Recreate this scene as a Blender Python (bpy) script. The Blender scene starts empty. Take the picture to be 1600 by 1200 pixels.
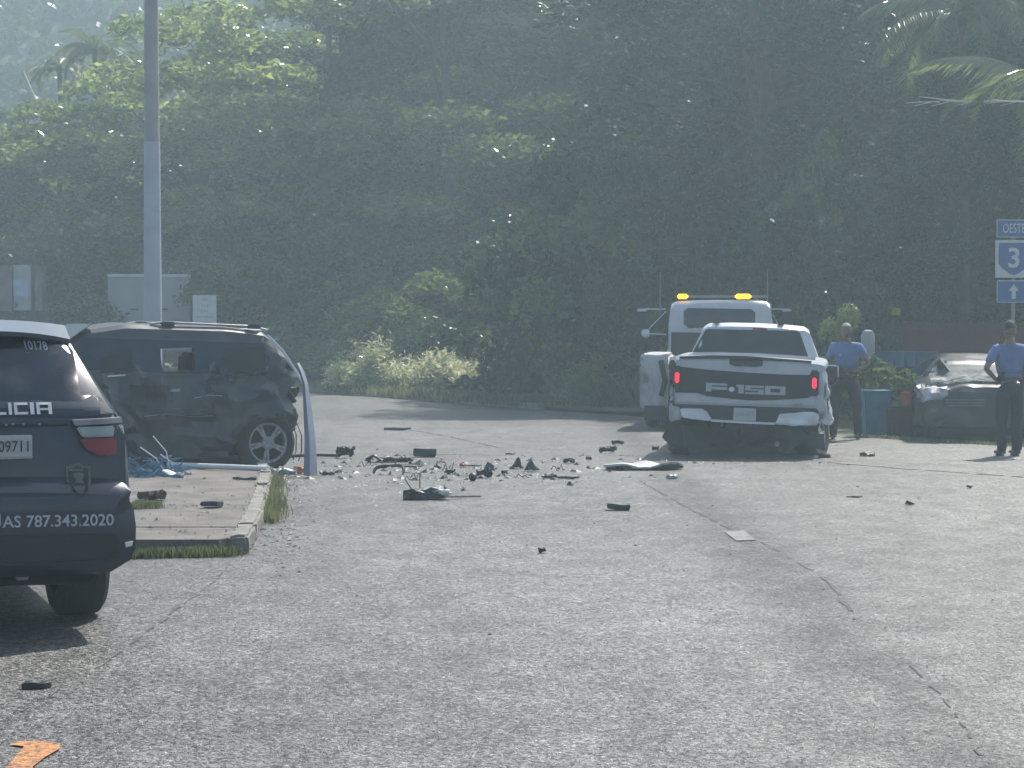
import bpy, bmesh, math, random
import numpy as np
from mathutils import Vector, Matrix, noise
from mathutils.bvhtree import BVHTree
R = math.radians
random.seed(7)
scene = bpy.context.scene
COL = scene.collection

# ------------------------------------------------------------------ camera, sky, sun, exposure
F, CAMH, HOR = 3400.0, 1.75, 503.0
PITCH = math.atan((600 - HOR) / F)
cd = bpy.data.cameras.new('camera'); cam = bpy.data.objects.new('camera', cd); COL.objects.link(cam)
cam.location = (0, 0, CAMH); cam.rotation_euler = (R(90) - PITCH, 0, 0)
cd.sensor_width = 36; cd.lens = 36 * F / 1600; cd.clip_end = 3000; cd.clip_start = .1
scene.camera = cam
SUN_AZ, SUN_EL = R(28), R(51)          # to the right of straight ahead
world = bpy.data.worlds.new('World'); scene.world = world; world.use_nodes = True
wn = world.node_tree.nodes; wl = world.node_tree.links
bg = wn['Background']; sky = wn.new('ShaderNodeTexSky'); sky.sky_type = 'NISHITA'; sky.sun_disc = False
sky.sun_elevation = SUN_EL; sky.sun_rotation = SUN_AZ; sky.dust_density = 2.0
wl.new(sky.outputs[0], bg.inputs[0]); bg.inputs[1].default_value = 0.11
sd = bpy.data.lights.new('sun', 'SUN'); sun = bpy.data.objects.new('sun', sd); COL.objects.link(sun)
sd.energy = 4.6; sd.angle = R(.5); sd.color = (1, .95, .87)
sdir = Vector((math.sin(SUN_AZ) * math.cos(SUN_EL), math.cos(SUN_AZ) * math.cos(SUN_EL), math.sin(SUN_EL)))
sun.rotation_euler = sdir.to_track_quat('Z', 'Y').to_euler(); sun.location = sdir * 80
scene.view_settings.view_transform = 'Standard'; scene.view_settings.look = 'None'
scene.view_settings.gamma = 1; scene.view_settings.use_curve_mapping = False
scene.view_settings.exposure = 0.75
scene.render.engine = 'CYCLES'
cy = scene.cycles
cy.use_denoising = True; cy.max_bounces = 7; cy.diffuse_bounces = 3; cy.glossy_bounces = 3
cy.transmission_bounces = 4; cy.volume_bounces = 1; cy.transparent_max_bounces = 6
cy.sample_clamp_indirect = 6

# ------------------------------------------------------------------ measuring helpers
CP, SP = math.cos(PITCH), math.sin(PITCH)
def ray(px, py):
    a, b = (px - 800) / F, (600 - py) / F
    return Vector((a, CP + b * SP, -SP + b * CP))
def G(px, py, z=0.0):
    r = ray(px, py); t = (z - CAMH) / r.z
    return Vector((r.x * t, r.y * t, z))
def AT(px, py, d):
    r = ray(px, py); t = d / r.y
    return Vector((r.x * t, d, CAMH + r.z * t))
def GX(px, d): return (px - 800) / F * d

# ------------------------------------------------------------------ materials
MATS = {}
def mat(name, col, rough=.6, metal=0., var=.15, vscale=6., bump=0., bscale=40., coat=0., emit=None, spec=.5,
        dirt=None, dscale=3., damt=.5, trans=0., alpha=1.):
    if name in MATS: return MATS[name]
    m = bpy.data.materials.new(name); m.use_nodes = True; MATS[name] = m
    nt = m.node_tree; N = nt.nodes; L = nt.links; b = N['Principled BSDF']
    tc = N.new('ShaderNodeTexCoord')
    nz = N.new('ShaderNodeTexNoise'); nz.inputs['Scale'].default_value = vscale; nz.inputs['Detail'].default_value = 6
    L.new(tc.outputs['Object'], nz.inputs['Vector'])
    mr = N.new('ShaderNodeMapRange'); mr.inputs[3].default_value = 1 - var; mr.inputs[4].default_value = 1 + var
    mr.inputs[1].default_value = .3; mr.inputs[2].default_value = .7
    L.new(nz.outputs['Fac'], mr.inputs[0])
    mx = N.new('ShaderNodeMix'); mx.data_type = 'RGBA'; mx.blend_type = 'MULTIPLY'; mx.inputs[0].default_value = 1
    mx.inputs[6].default_value = (*col, 1); L.new(mr.outputs[0], mx.inputs[7])
    out = mx.outputs[2]
    if dirt:
        n2 = N.new('ShaderNodeTexNoise'); n2.inputs['Scale'].default_value = dscale; n2.inputs['Detail'].default_value = 8
        n2.inputs['Roughness'].default_value = .65
        L.new(tc.outputs['Object'], n2.inputs['Vector'])
        r2 = N.new('ShaderNodeMapRange'); r2.inputs[1].default_value = .48; r2.inputs[2].default_value = .68; r2.inputs[4].default_value = damt
        L.new(n2.outputs['Fac'], r2.inputs[0])
        m2 = N.new('ShaderNodeMix'); m2.data_type = 'RGBA'; L.new(r2.outputs[0], m2.inputs[0]); L.new(out, m2.inputs[6])
        m2.inputs[7].default_value = (*dirt, 1); out = m2.outputs[2]
        rr = N.new('ShaderNodeMapRange'); rr.inputs[3].default_value = rough; rr.inputs[4].default_value = min(1, rough + .35)
        L.new(r2.outputs[0], rr.inputs[0]); L.new(rr.outputs[0], b.inputs['Roughness'])
    else: b.inputs['Roughness'].default_value = rough
    L.new(out, b.inputs['Base Color'])
    b.inputs['Metallic'].default_value = metal; b.inputs['Coat Weight'].default_value = coat
    b.inputs['Coat Roughness'].default_value = .08; b.inputs['Specular IOR Level'].default_value = spec
    b.inputs['Transmission Weight'].default_value = trans; b.inputs['Alpha'].default_value = alpha
    if emit: b.inputs['Emission Color'].default_value = (*emit[0], 1); b.inputs['Emission Strength'].default_value = emit[1]
    if bump:
        n3 = N.new('ShaderNodeTexNoise'); n3.inputs['Scale'].default_value = bscale; n3.inputs['Detail'].default_value = 5
        L.new(tc.outputs['Object'], n3.inputs['Vector'])
        bp = N.new('ShaderNodeBump'); bp.inputs['Strength'].default_value = bump; bp.inputs['Distance'].default_value = .02
        L.new(n3.outputs['Fac'], bp.inputs['Height']); L.new(bp.outputs[0], b.inputs['Normal'])
    return m

def leafmat(name, c1, c2, transl=.4, rough=.33):
    m = bpy.data.materials.new(name); m.use_nodes = True; MATS[name] = m
    nt = m.node_tree; N = nt.nodes; L = nt.links; b = N['Principled BSDF']
    g = N.new('ShaderNodeNewGeometry'); cr = N.new('ShaderNodeMix'); cr.data_type = 'RGBA'
    cr.inputs[6].default_value = (*c1, 1); cr.inputs[7].default_value = (*c2, 1)
    tc = N.new('ShaderNodeTexCoord'); nz = N.new('ShaderNodeTexNoise'); nz.inputs['Scale'].default_value = .45
    L.new(tc.outputs['Object'], nz.inputs['Vector'])
    ad = N.new('ShaderNodeMath'); ad.operation = 'MULTIPLY_ADD'; ad.inputs[1].default_value = .5
    L.new(g.outputs['Random Per Island'], ad.inputs[0])
    mr = N.new('ShaderNodeMapRange'); mr.inputs[1].default_value = .35; mr.inputs[2].default_value = .65; mr.inputs[4].default_value = .5
    L.new(nz.outputs['Fac'], mr.inputs[0]); L.new(mr.outputs[0], ad.inputs[2]); L.new(ad.outputs[0], cr.inputs[0])
    L.new(cr.outputs[2], b.inputs['Base Color']); b.inputs['Roughness'].default_value = rough
    b.inputs['Specular IOR Level'].default_value = .5
    tr = N.new('ShaderNodeBsdfTranslucent'); hs = N.new('ShaderNodeHueSaturation'); hs.inputs['Value'].default_value = 1.6
    hs.inputs['Hue'].default_value = .485
    L.new(cr.outputs[2], hs.inputs['Color']); L.new(hs.outputs[0], tr.inputs['Color'])
    ms = N.new('ShaderNodeMixShader'); ms.inputs[0].default_value = transl
    L.new(b.outputs[0], ms.inputs[1]); L.new(tr.outputs[0], ms.inputs[2]); L.new(ms.outputs[0], N['Material Output'].inputs[0])
    return m

M = dict(
    navy=mat('navy_paint', (.006, .013, .028), .32, coat=.5, var=.1, dirt=(.05, .055, .06), damt=.25),
    blackp=mat('black_plastic', (.012, .013, .015), .6, var=.2, bump=.1),
    under=mat('underbody', (.012, .012, .013), .8, var=.4, bump=.4, bscale=30),
    tint=mat('tinted_glass', (.006, .012, .026), .14, spec=.4, var=.1, dirt=(.04, .045, .05), damt=.3, dscale=5),
    wpaint=mat('white_paint', (.44, .46, .49), .35, coat=.3, var=.05, dirt=(.30, .29, .27), damt=.35, dscale=4),
    wdirty=mat('dirty_white_paint', (.42, .43, .44), .5, var=.1, dirt=(.09, .085, .08), damt=.9, dscale=3),
    chrome=mat('chrome', (.6, .63, .66), .3, metal=.45, var=.1, bump=.15, bscale=8, dirt=(.3, .29, .27), damt=.4),
    steel=mat('dull_steel', (.25, .26, .27), .5, metal=.7, var=.2),
    rubber=mat('tyre_rubber', (.016, .016, .017), .8, var=.3, bump=.5, bscale=60),
    red=mat('red_lens', (.22, .012, .03), .25, coat=.5),
    redlit=mat('lit_red_lens', (.4, .01, .03), .3, emit=((1, .015, .05), 1.0)),
    clear=mat('clear_lens', (.30, .36, .36), .25, coat=.4),
    amber=mat('lit_amber_lens', (.8, .35, .02), .3, emit=((1, .48, .005), 3.0)),
    white=mat('white_lettering', (.42, .44, .47), .6, var=.08),
    grey=mat('grey_lettering', (.30, .33, .36), .6, var=.08),
    plate=mat('licence_plate', (.42, .43, .42), .5, var=.12),
    ink=mat('dark_ink', (.02, .025, .03), .6),
    badge=mat('badge_gold', (.13, .125, .10), .5, var=.3, vscale=30),
    badge2=mat('badge_blue', (.02, .028, .038), .5),
    dkpaint=mat('wreck_dark_paint', (.014, .020, .028), .42, coat=.2, var=.4, dirt=(.06, .07, .08), damt=.6, dscale=2.2, bump=.3, bscale=5),
    dkpaint2=mat('charcoal_paint', (.016, .02, .024), .35, coat=.3, var=.2, dirt=(.04, .045, .05), damt=.4, dscale=4),
    bluestrip=mat('pale_blue_panel', (.15, .175, .22), .45, var=.15, dirt=(.08, .09, .12), damt=.4),
    rim=mat('alloy_rim', (.28, .29, .30), .5, metal=.15, var=.3, dirt=(.05, .05, .05), damt=.7, dscale=9),
    wind=mat('dusty_windscreen', (.05, .065, .065), .6, var=.3, spec=.3, dirt=(.12, .14, .135), damt=.7, dscale=6),
    primer=mat('torn_primer', (.10, .11, .12), .6, var=.5, vscale=12, dirt=(.03, .03, .03), damt=.9, dscale=9),
    crumpled=mat('scraped_pale_metal', (.33, .35, .36), .45, metal=.3, var=.35, dirt=(.06, .06, .06), damt=.8, dscale=9, bump=.4, bscale=20),
    interior=mat('interior_trim', (.02, .022, .025), .8, var=.3),
    skin=mat('skin', (.10, .055, .035), .5, var=.1), skin2=mat('skin_brown', (.17, .10, .07), .5, var=.1),
    shirt=mat('light_blue_shirt', (.09, .15, .31), .85, var=.12, bump=.3, bscale=12),
    trouser=mat('dark_trousers', (.012, .015, .022), .85, var=.2, bump=.2),
    shoe=mat('black_leather', (.01, .01, .011), .35),
    hair=mat('grey_hair', (.30, .29, .28), .8), cap=mat('dark_cap', (.012, .014, .022), .8),
    conc=mat('concrete', (.135, .122, .110), .9, var=.3, vscale=3, bump=.5, bscale=50, dirt=(.08, .075, .07), damt=.8, dscale=1.6),
    kerb=mat('kerb_concrete', (.21, .20, .18), .9, var=.3, vscale=5, bump=.6, bscale=40, dirt=(.13, .13, .10), damt=.8, dscale=4),
    pole=mat('concrete_pole', (.27, .27, .265), .85, var=.15, vscale=2, bump=.3, bscale=60),
    polep=mat('painted_pole', (.33, .36, .41), .75, var=.12, vscale=4, bump=.2, bscale=60, dirt=(.22, .24, .28), damt=.5, dscale=2),
    bluesign=mat('blue_sign', (.025, .10, .30), .5, var=.1), signw=mat('white_sign', (.55, .55, .56), .55, var=.08),
    bin=mat('blue_bin_plastic', (.03, .17, .26), .5, var=.15), binred=mat('dark_red_bin', (.07, .02, .02), .6, var=.2),
    pot=mat('orange_pot', (.60, .14, .06), .7, var=.15), redwall=mat('dark_red_wall', (.10, .018, .022), .85, var=.25),
    bluewall=mat('blue_planter_row', (.03, .11, .17), .7, var=.25),
    bark=mat('bark', (.07, .055, .045), .9, var=.4, bump=.6, bscale=15),
    palebark=mat('pale_dry_palm', (.42, .40, .34), .6, var=.2),
    tarp=mat('blue_tarp', (.05, .15, .24), .5, var=.4, dirt=(.28, .33, .36), damt=.6, dscale=8),
    pipe=mat('white_pipe', (.60, .62, .63), .5, var=.15, dirt=(.3, .3, .28), damt=.4),
    boxw=mat('box_body_grey', (.30, .32, .33), .6, var=.08, dirt=(.2, .21, .21), damt=.5, dscale=1.5),
    dgreen=mat('dark_green_plastic', (.012, .03, .027), .5, var=.3, bump=.3), dblack=mat('dark_scrap', (.014, .018, .022), .5, var=.3, bump=.3),
    dpurple=mat('dark_purple_scrap', (.03, .022, .032), .55, var=.3), dred=mat('red_scrap', (.45, .03, .05), .4),
    orangep=mat('orange_road_paint', (.50, .22, .07), .8, var=.35, vscale=40, bump=.8, bscale=90, dirt=(.09, .085, .08), damt=1.3, dscale=22),
    whitep=mat('worn_white_road_paint', (.20, .20, .195), .75, var=.25, bump=.5, bscale=90, dirt=(.1, .1, .1), damt=.9, dscale=6),
    seam=mat('road_seam_tar', (.062, .06, .057), .8, var=.4, bump=.6, bscale=60, vscale=8),
)
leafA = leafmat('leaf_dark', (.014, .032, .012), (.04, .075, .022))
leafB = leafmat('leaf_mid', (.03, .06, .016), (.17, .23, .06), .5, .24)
leafD = leafmat('leaf_sunlit_tone', (.05, .09, .02), (.27, .34, .10), .6, .2)  # lighter yellow-green puts sunlight into the colour of the left-hand crowns
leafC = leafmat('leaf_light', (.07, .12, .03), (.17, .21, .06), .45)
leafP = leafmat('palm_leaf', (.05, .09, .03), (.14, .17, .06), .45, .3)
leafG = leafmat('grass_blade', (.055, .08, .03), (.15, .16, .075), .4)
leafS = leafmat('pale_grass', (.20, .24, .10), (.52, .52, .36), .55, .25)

def asphalt():
    m = bpy.data.materials.new('asphalt'); m.use_nodes = True
    nt = m.node_tree; N = nt.nodes; L = nt.links; b = N['Principled BSDF']
    tc = N.new('ShaderNodeTexCoord')
    def nz(scale, det=4, sx=1, sy=1, rough=.5):
        mp = N.new('ShaderNodeMapping'); mp.inputs['Scale'].default_value = (sx, sy, 1); L.new(tc.outputs['Object'], mp.inputs[0])
        n = N.new('ShaderNodeTexNoise'); n.inputs['Scale'].default_value = scale; n.inputs['Detail'].default_value = det
        n.inputs['Roughness'].default_value = rough
        L.new(mp.outputs[0], n.inputs['Vector']); return n.outputs['Fac']
    def rng(s, a, b_, c, d):
        r = N.new('ShaderNodeMapRange'); r.inputs[1].default_value = a; r.inputs[2].default_value = b_
        r.inputs[3].default_value = c; r.inputs[4].default_value = d; L.new(s, r.inputs[0]); return r.outputs[0]
    def mul(a, b_):
        x = N.new('ShaderNodeMath'); x.operation = 'MULTIPLY'; L.new(a, x.inputs[0]); L.new(b_, x.inputs[1]); return x.outputs[0]
    wob = N.new('ShaderNodeTexNoise'); wob.inputs['Scale'].default_value = 31; L.new(tc.outputs['Object'], wob.inputs['Vector'])
    wv = N.new('ShaderNodeVectorMath'); wv.operation = 'MULTIPLY_ADD'; wv.inputs[1].default_value = (.05, .05, 0)
    L.new(wob.outputs['Color'], wv.inputs[0]); L.new(tc.outputs['Object'], wv.inputs[2])
    rot = N.new('ShaderNodeMapping'); rot.inputs['Rotation'].default_value = (0, 0, .63); L.new(wv.outputs[0], rot.inputs[0])
    vo = N.new('ShaderNodeTexVoronoi'); vo.voronoi_dimensions = '2D'; vo.inputs['Scale'].default_value = 88; L.new(rot.outputs[0], vo.inputs['Vector'])
    sep = N.new('ShaderNodeSeparateColor'); L.new(vo.outputs['Color'], sep.inputs[0])
    stone = rng(sep.outputs[0], .15, 1., .15, 2.3)
    vo2 = N.new('ShaderNodeTexVoronoi'); vo2.voronoi_dimensions = '2D'; vo2.inputs['Scale'].default_value = 26; L.new(rot.outputs[0], vo2.inputs['Vector'])
    sep2 = N.new('ShaderNodeSeparateColor'); L.new(vo2.outputs['Color'], sep2.inputs[0])
    stone = mul(stone, rng(sep2.outputs[0], 0, 1, .72, 1.28))
    big = rng(nz(.22, 5, 1, .5), .35, .65, .80, 1.16)
    streak = rng(nz(.6, 4, 1, .12), .35, .65, .9, 1.08)
    gap = rng(vo.outputs['Distance'], .25, .75, 1.1, .55)
    mid = rng(nz(2.6, 6, 1, .6, .7), .3, .7, .68, 1.28)
    # darker, less glossy strip along the lane joint that runs to the lower right
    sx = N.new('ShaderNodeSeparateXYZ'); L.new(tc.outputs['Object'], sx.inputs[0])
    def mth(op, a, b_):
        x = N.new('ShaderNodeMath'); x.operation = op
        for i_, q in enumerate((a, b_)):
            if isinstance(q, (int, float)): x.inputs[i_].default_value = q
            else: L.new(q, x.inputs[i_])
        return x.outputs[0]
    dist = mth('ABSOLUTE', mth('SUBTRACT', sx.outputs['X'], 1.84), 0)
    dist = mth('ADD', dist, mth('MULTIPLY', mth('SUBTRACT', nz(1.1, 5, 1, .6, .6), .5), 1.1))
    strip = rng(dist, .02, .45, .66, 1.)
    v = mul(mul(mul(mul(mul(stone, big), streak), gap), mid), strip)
    mx = N.new('ShaderNodeMix'); mx.data_type = 'RGBA'; mx.blend_type = 'MULTIPLY'; mx.inputs[0].default_value = 1
    mx.inputs[6].default_value = (.084, .081, .077, 1); L.new(v, mx.inputs[7]); L.new(mx.outputs[2], b.inputs['Base Color'])
    b.inputs['Roughness'].default_value = .42
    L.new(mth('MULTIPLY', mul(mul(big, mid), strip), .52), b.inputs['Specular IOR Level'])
    bp = N.new('ShaderNodeBump'); bp.inputs['Strength'].default_value = .8; bp.inputs['Distance'].default_value = .006
    bp.invert = True
    L.new(vo.outputs['Distance'], bp.inputs['Height'])
    b2 = N.new('ShaderNodeBump'); b2.inputs['Strength'].default_value = .5; b2.inputs['Distance'].default_value = .02
    L.new(nz(14, 6, 1, 1, .7), b2.inputs['Height']); L.new(bp.outputs[0], b2.inputs['Normal'])
    # every stone of the aggregate lies at its own tilt, so some of them catch the sun
    def vm(op, a, b_):
        x = N.new('ShaderNodeVectorMath'); x.operation = op; L.new(a, x.inputs[0])
        if isinstance(b_, tuple): x.inputs[1].default_value = b_
        elif b_ is not None: L.new(b_, x.inputs[1])
        return x.outputs[0]
    tilt = vm('MULTIPLY', vm('SUBTRACT', vo.outputs['Color'], (.5, .5, .5)), (.65, .65, .1))
    L.new(vm('NORMALIZE', vm('ADD', b2.outputs[0], tilt), None), b.inputs['Normal'])
    return m
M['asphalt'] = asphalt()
M['earth'] = mat('grassy_earth', (.075, .085, .04), .95, var=.4, vscale=1.5, bump=.8, bscale=10, dirt=(.13, .11, .07), damt=.6, dscale=.5)
M['hill'] = mat('hill_forest', (.045, .07, .03), .95, var=.7, vscale=.22, bump=1, bscale=.8, dirt=(.12, .13, .07), dscale=.08, damt=.6)

# ------------------------------------------------------------------ object helpers
def link(me, name, mats, parent=None, loc=(0, 0, 0), rot=(0, 0, 0), label=None, cat=None, group=None, kind=None, smooth=None, scale=None):
    o = bpy.data.objects.new(name, me); COL.objects.link(o); o.location = loc; o.rotation_euler = rot
    if scale: o.scale = scale if hasattr(scale, '__len__') else (scale,) * 3
    if parent: o.parent = parent
    if mats is not None and not me.materials:
        for mm in (mats if isinstance(mats, (list, tuple)) else [mats]): me.materials.append(mm)
    if smooth is not None:
        me.polygons.foreach_set('use_smooth', [True] * len(me.polygons)); me.set_sharp_from_angle(angle=R(smooth))
    for k, v in (('label', label), ('category', cat), ('group', group), ('kind', kind)):
        if v: o[k] = v
    return o
def root(name, label, cat, loc, rz=0, group=None, tilt=None):
    o = bpy.data.objects.new(name, None); COL.objects.link(o); o.location = loc
    o.rotation_euler = (tilt[0] if tilt else 0, tilt[1] if tilt else 0, rz); o.empty_display_size = .2
    o['label'] = label; o['category'] = cat
    if group: o['group'] = group
    return o
def mat4(o):
    return Matrix.LocRotScale(o.location, o.rotation_euler, o.scale)

class MB:
    def __init__(s): s.v = []; s.f = []
    def add(s, V, Fc):
        n = len(s.v); s.v += [tuple(p) for p in V]; s.f += [tuple(i + n for i in f) for f in Fc]; return s
    def box(s, c, d, rot=None, taper=1.):
        V = []
        for z in (-.5, .5):
            t = taper if z > 0 else 1
            for x, y in ((-.5, -.5), (.5, -.5), (.5, .5), (-.5, .5)):
                p = Vector((x * d[0] * t, y * d[1] * t, z * d[2]))
                if rot is not None: p = rot @ p
                V.append(p + Vector(c))
        return s.add(V, [(0, 3, 2, 1), (4, 5, 6, 7), (0, 1, 5, 4), (1, 2, 6, 5), (2, 3, 7, 6), (3, 0, 4, 7)])
    def tube(s, pts, rad, n=8, cap=True):
        pts = [Vector(p) for p in pts]
        if not hasattr(rad, '__len__'): rad = [rad] * len(pts)
        V, Fc = [], []
        up = Vector((0, 0, 1))
        for i, p in enumerate(pts):
            t = (pts[min(i + 1, len(pts) - 1)] - pts[max(i - 1, 0)]).normalized()
            a = t.cross(up if abs(t.z) < .95 else Vector((1, 0, 0))).normalized(); b = t.cross(a)
            for k in range(n):
                q = 2 * math.pi * k / n
                V.append(p + (a * math.cos(q) + b * math.sin(q)) * rad[i])
        for i in range(len(pts) - 1):
            for k in range(n):
                k2 = (k + 1) % n
                Fc.append((i * n + k, i * n + k2, (i + 1) * n + k2, (i + 1) * n + k))
        if cap: Fc += [tuple(range(n - 1, -1, -1)), tuple(range((len(pts) - 1) * n, len(pts) * n))]
        return s.add(V, Fc)
    def lathe(s, prof, c=(0, 0, 0), n=24, axis='z', rot=None, cap=True):
        V, Fc = [], []
        for r_, h in prof:
            for k in range(n):
                q = 2 * math.pi * k / n
                p = Vector((r_ * math.cos(q), r_ * math.sin(q), h))
                if axis == 'x': p = Vector((p.z, p.x, p.y))
                if axis == 'y': p = Vector((p.x, p.z, p.y))
                if rot is not None: p = rot @ p
                V.append(p + Vector(c))
        for i in range(len(prof) - 1):
            for k in range(n):
                k2 = (k + 1) % n; Fc.append((i * n + k, i * n + k2, (i + 1) * n + k2, (i + 1) * n + k))
        if cap: Fc += [tuple(range(n - 1, -1, -1)), tuple(range((len(prof) - 1) * n, len(prof) * n))]
        return s.add(V, Fc)
    def prism(s, poly, axis, a, b):
        """poly 2-D extruded along axis between a and b; axis x: poly=(y,z); y: (x,z); z: (x,y)"""
        def P(u, v, w): return {'x': (w, u, v), 'y': (u, w, v), 'z': (u, v, w)}[axis]
        n = len(poly)
        V = [P(u, v, a) for u, v in poly] + [P(u, v, b) for u, v in poly]
        Fc = [tuple(range(n)), tuple(range(2 * n - 1, n - 1, -1))] + [(i, (i + 1) % n, n + (i + 1) % n, n + i) for i in range(n)]
        return s.add(V, Fc)
    def mesh(s, name='mesh', bevel=0, fix=True):
        me = bpy.data.meshes.new(name); me.from_pydata(s.v, [], s.f)
        if fix or bevel:
            bm = bmesh.new(); bm.from_mesh(me)
            bmesh.ops.recalc_face_normals(bm, faces=bm.faces)
            if bevel:
                ed = [e for e in bm.edges if len(e.link_faces) == 2 and e.calc_face_angle(0) > .6]
                bmesh.ops.bevel(bm, geom=ed, offset=bevel, segments=2, affect='EDGES', clamp_overlap=True)
            bm.to_mesh(me); bm.free()
        me.update(); return me
def B(c, d, bevel=0, rot=None, taper=1.): return MB().box(c, d, rot, taper).mesh(bevel=bevel)

def boolean(me, cutters, op='DIFFERENCE'):
    o = bpy.data.objects.new('tmp', me); COL.objects.link(o); cs = []
    for c in cutters:
        co = bpy.data.objects.new('tmpc', c); COL.objects.link(co); cs.append(co)
        md = o.modifiers.new('b', 'BOOLEAN'); md.operation = op; md.solver = 'EXACT'; md.object = co
    dg = bpy.context.evaluated_depsgraph_get(); dg.update()
    r = bpy.data.meshes.new_from_object(o.evaluated_get(dg))
    for x in cs + [o]: bpy.data.objects.remove(x)
    r.materials.clear()
    return r

def subdiv(me, maxlen, rounds=4):
    bm = bmesh.new(); bm.from_mesh(me)
    bmesh.ops.triangulate(bm, faces=[f for f in bm.faces if len(f.verts) > 3])
    for _ in range(rounds):
        ed = [e for e in bm.edges if e.calc_length() > maxlen]
        if not ed: break
        bmesh.ops.subdivide_edges(bm, edges=ed, cuts=1, use_grid_fill=False)
        bmesh.ops.triangulate(bm, faces=[f for f in bm.faces if len(f.verts) > 3])
    bm.to_mesh(me); bm.free(); return me
def displace(me, fn):
    for v in me.vertices:
        v.co += fn(v.co.copy())
    me.update(); return me
def nvec(p, s, seed=0):
    return noise.noise_vector(p * s + Vector((seed * 7.3, seed * 3.1, seed * 1.7)))

def car_loft(st, shrink=0.):
    """st rows: y, z_bottom, z_belt, z_top, half width, half width of the top"""
    rings = []
    # denser rings by linear interpolation
    rows = []
    for a, b in zip(st[:-1], st[1:]):
        n = max(1, int((b[0] - a[0]) / .25))
        for k in range(n): rows.append([a[i] + (b[i] - a[i]) * k / n for i in range(6)])
    rows.append(list(st[-1]))
    for i, (y, zb, zs, zt, w, wt) in enumerate(rows):
        q = shrink
        zb, zt, w, wt = zb + q, zt - q, w - q, wt - q
        zs = min(zs, zt - .04)
        h = zs - zb
        half = [(0, zb), (w - .14, zb), (w - .035, zb + .06), (w - .004, zb + .3 * h), (w, zb + .62 * h), (w - .012, zb + .86 * h),
                (w - .04, zs), (wt + .25 * (w - wt) + .015, zs + .55 * (zt - zs)), (wt, zt - .05 * min(1, (zt - zs) * 4)), (wt - .07, zt - .004), (wt * .5, zt + .014), (0, zt + .02)]
        ring = [(x, y, z) for x, z in half] + [(-x, y, z) for x, z in half[-2:0:-1]]
        rings.append(ring)
    if shrink:
        rings[0] = [(x, y + shrink, z) for x, y, z in rings[0]]; rings[-1] = [(x, y - shrink, z) for x, y, z in rings[-1]]
    mb = MB(); n = len(rings[0]); V = [p for r_ in rings for p in r_]; Fc = []
    for i in range(len(rings) - 1):
        for k in range(n):
            k2 = (k + 1) % n; Fc.append((i * n + k, (i + 1) * n + k, (i + 1) * n + k2, i * n + k2))
    for base in (0, (len(rings) - 1) * n):       # caps as quads across the ring
        for k in range(0, n // 2):
            a, b = k, k + 1; c, d = (n - k - 1) % n, (n - k) % n
            q = [base + a, base + b, base + c, base + d]
            q2 = []
            for z in q:
                if z not in q2: q2.append(z)
            if len(q2) > 2: Fc.append(tuple(q2))
    mb.add(V, Fc); return mb.mesh()

def bvh_of(me):
    bm = bmesh.new(); bm.from_mesh(me); t = BVHTree.FromBMesh(bm); bm.free(); return t

def grid_poly(poly, step):
    bm = bmesh.new(); vs = [bm.verts.new((x, z, 0)) for x, z in poly]; bm.faces.new(vs)
    xs = [p[0] for p in poly]; zs = [p[1] for p in poly]
    x = math.floor(min(xs) / step) * step + step * .37
    while x < max(xs):
        bmesh.ops.bisect_plane(bm, geom=bm.verts[:] + bm.edges[:] + bm.faces[:], plane_co=(x, 0, 0), plane_no=(1, 0, 0)); x += step
    z = math.floor(min(zs) / step) * step + step * .37
    while z < max(zs):
        bmesh.ops.bisect_plane(bm, geom=bm.verts[:] + bm.edges[:] + bm.faces[:], plane_co=(0, z, 0), plane_no=(0, 1, 0)); z += step
    bm.verts.ensure_lookup_table(); bm.verts.index_update()
    V = [(v.co.x, v.co.y) for v in bm.verts]; Fc = [tuple(v.index for v in f.verts) for f in bm.faces]
    E = [tuple(v.index for v in e.verts) for e in bm.edges if len(e.link_faces) == 1]
    bm.free(); return V, Fc, E
def conform(V, Fc, E, bvh, dirn='y', off=.004, thick=.012, y_default=0., jump=.45):
    """lay a flat outline onto a body: dirn 'y' looks forward from the rear, '-y' back from the front, 'x' from the left side"""
    top, bot = [], []
    last = y_default; first = True
    for u, v in V:
        if dirn == 'y': o_, d_ = Vector((u, -6, v)), Vector((0, 1, 0))
        elif dirn == '-y': o_, d_ = Vector((u, 9, v)), Vector((0, -1, 0))
        elif dirn == 'z': o_, d_ = Vector((u, v, 6)), Vector((0, 0, -1))
        elif dirn == '-x': o_, d_ = Vector((4, u, v)), Vector((-1, 0, 0))
        else: o_, d_ = Vector((-4, u, v)), Vector((1, 0, 0))
        h = bvh.ray_cast(o_, d_)
        if h[0] is not None and not first and (h[0] - o_).length > last + jump: h = bvh.find_nearest(o_ + d_ * last)
        if h[0] is None: p = o_ + d_ * last
        else: p = h[0]; last = (p - o_).length; first = False
        top.append(p - d_ * off); bot.append(p + d_ * thick)
    n = len(V)
    mb = MB(); mb.add(top + bot, [tuple(f) for f in Fc] + [tuple(i + n for i in reversed(f)) for f in Fc] + [(a, b, b + n, a + n) for a, b in E])
    return mb.mesh()
def patch(poly, bvh, dirn='y', off=.004, thick=.012, step=.12, yd=6.):
    return conform(*grid_poly(poly, step), bvh, dirn, off, thick, yd)

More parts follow.
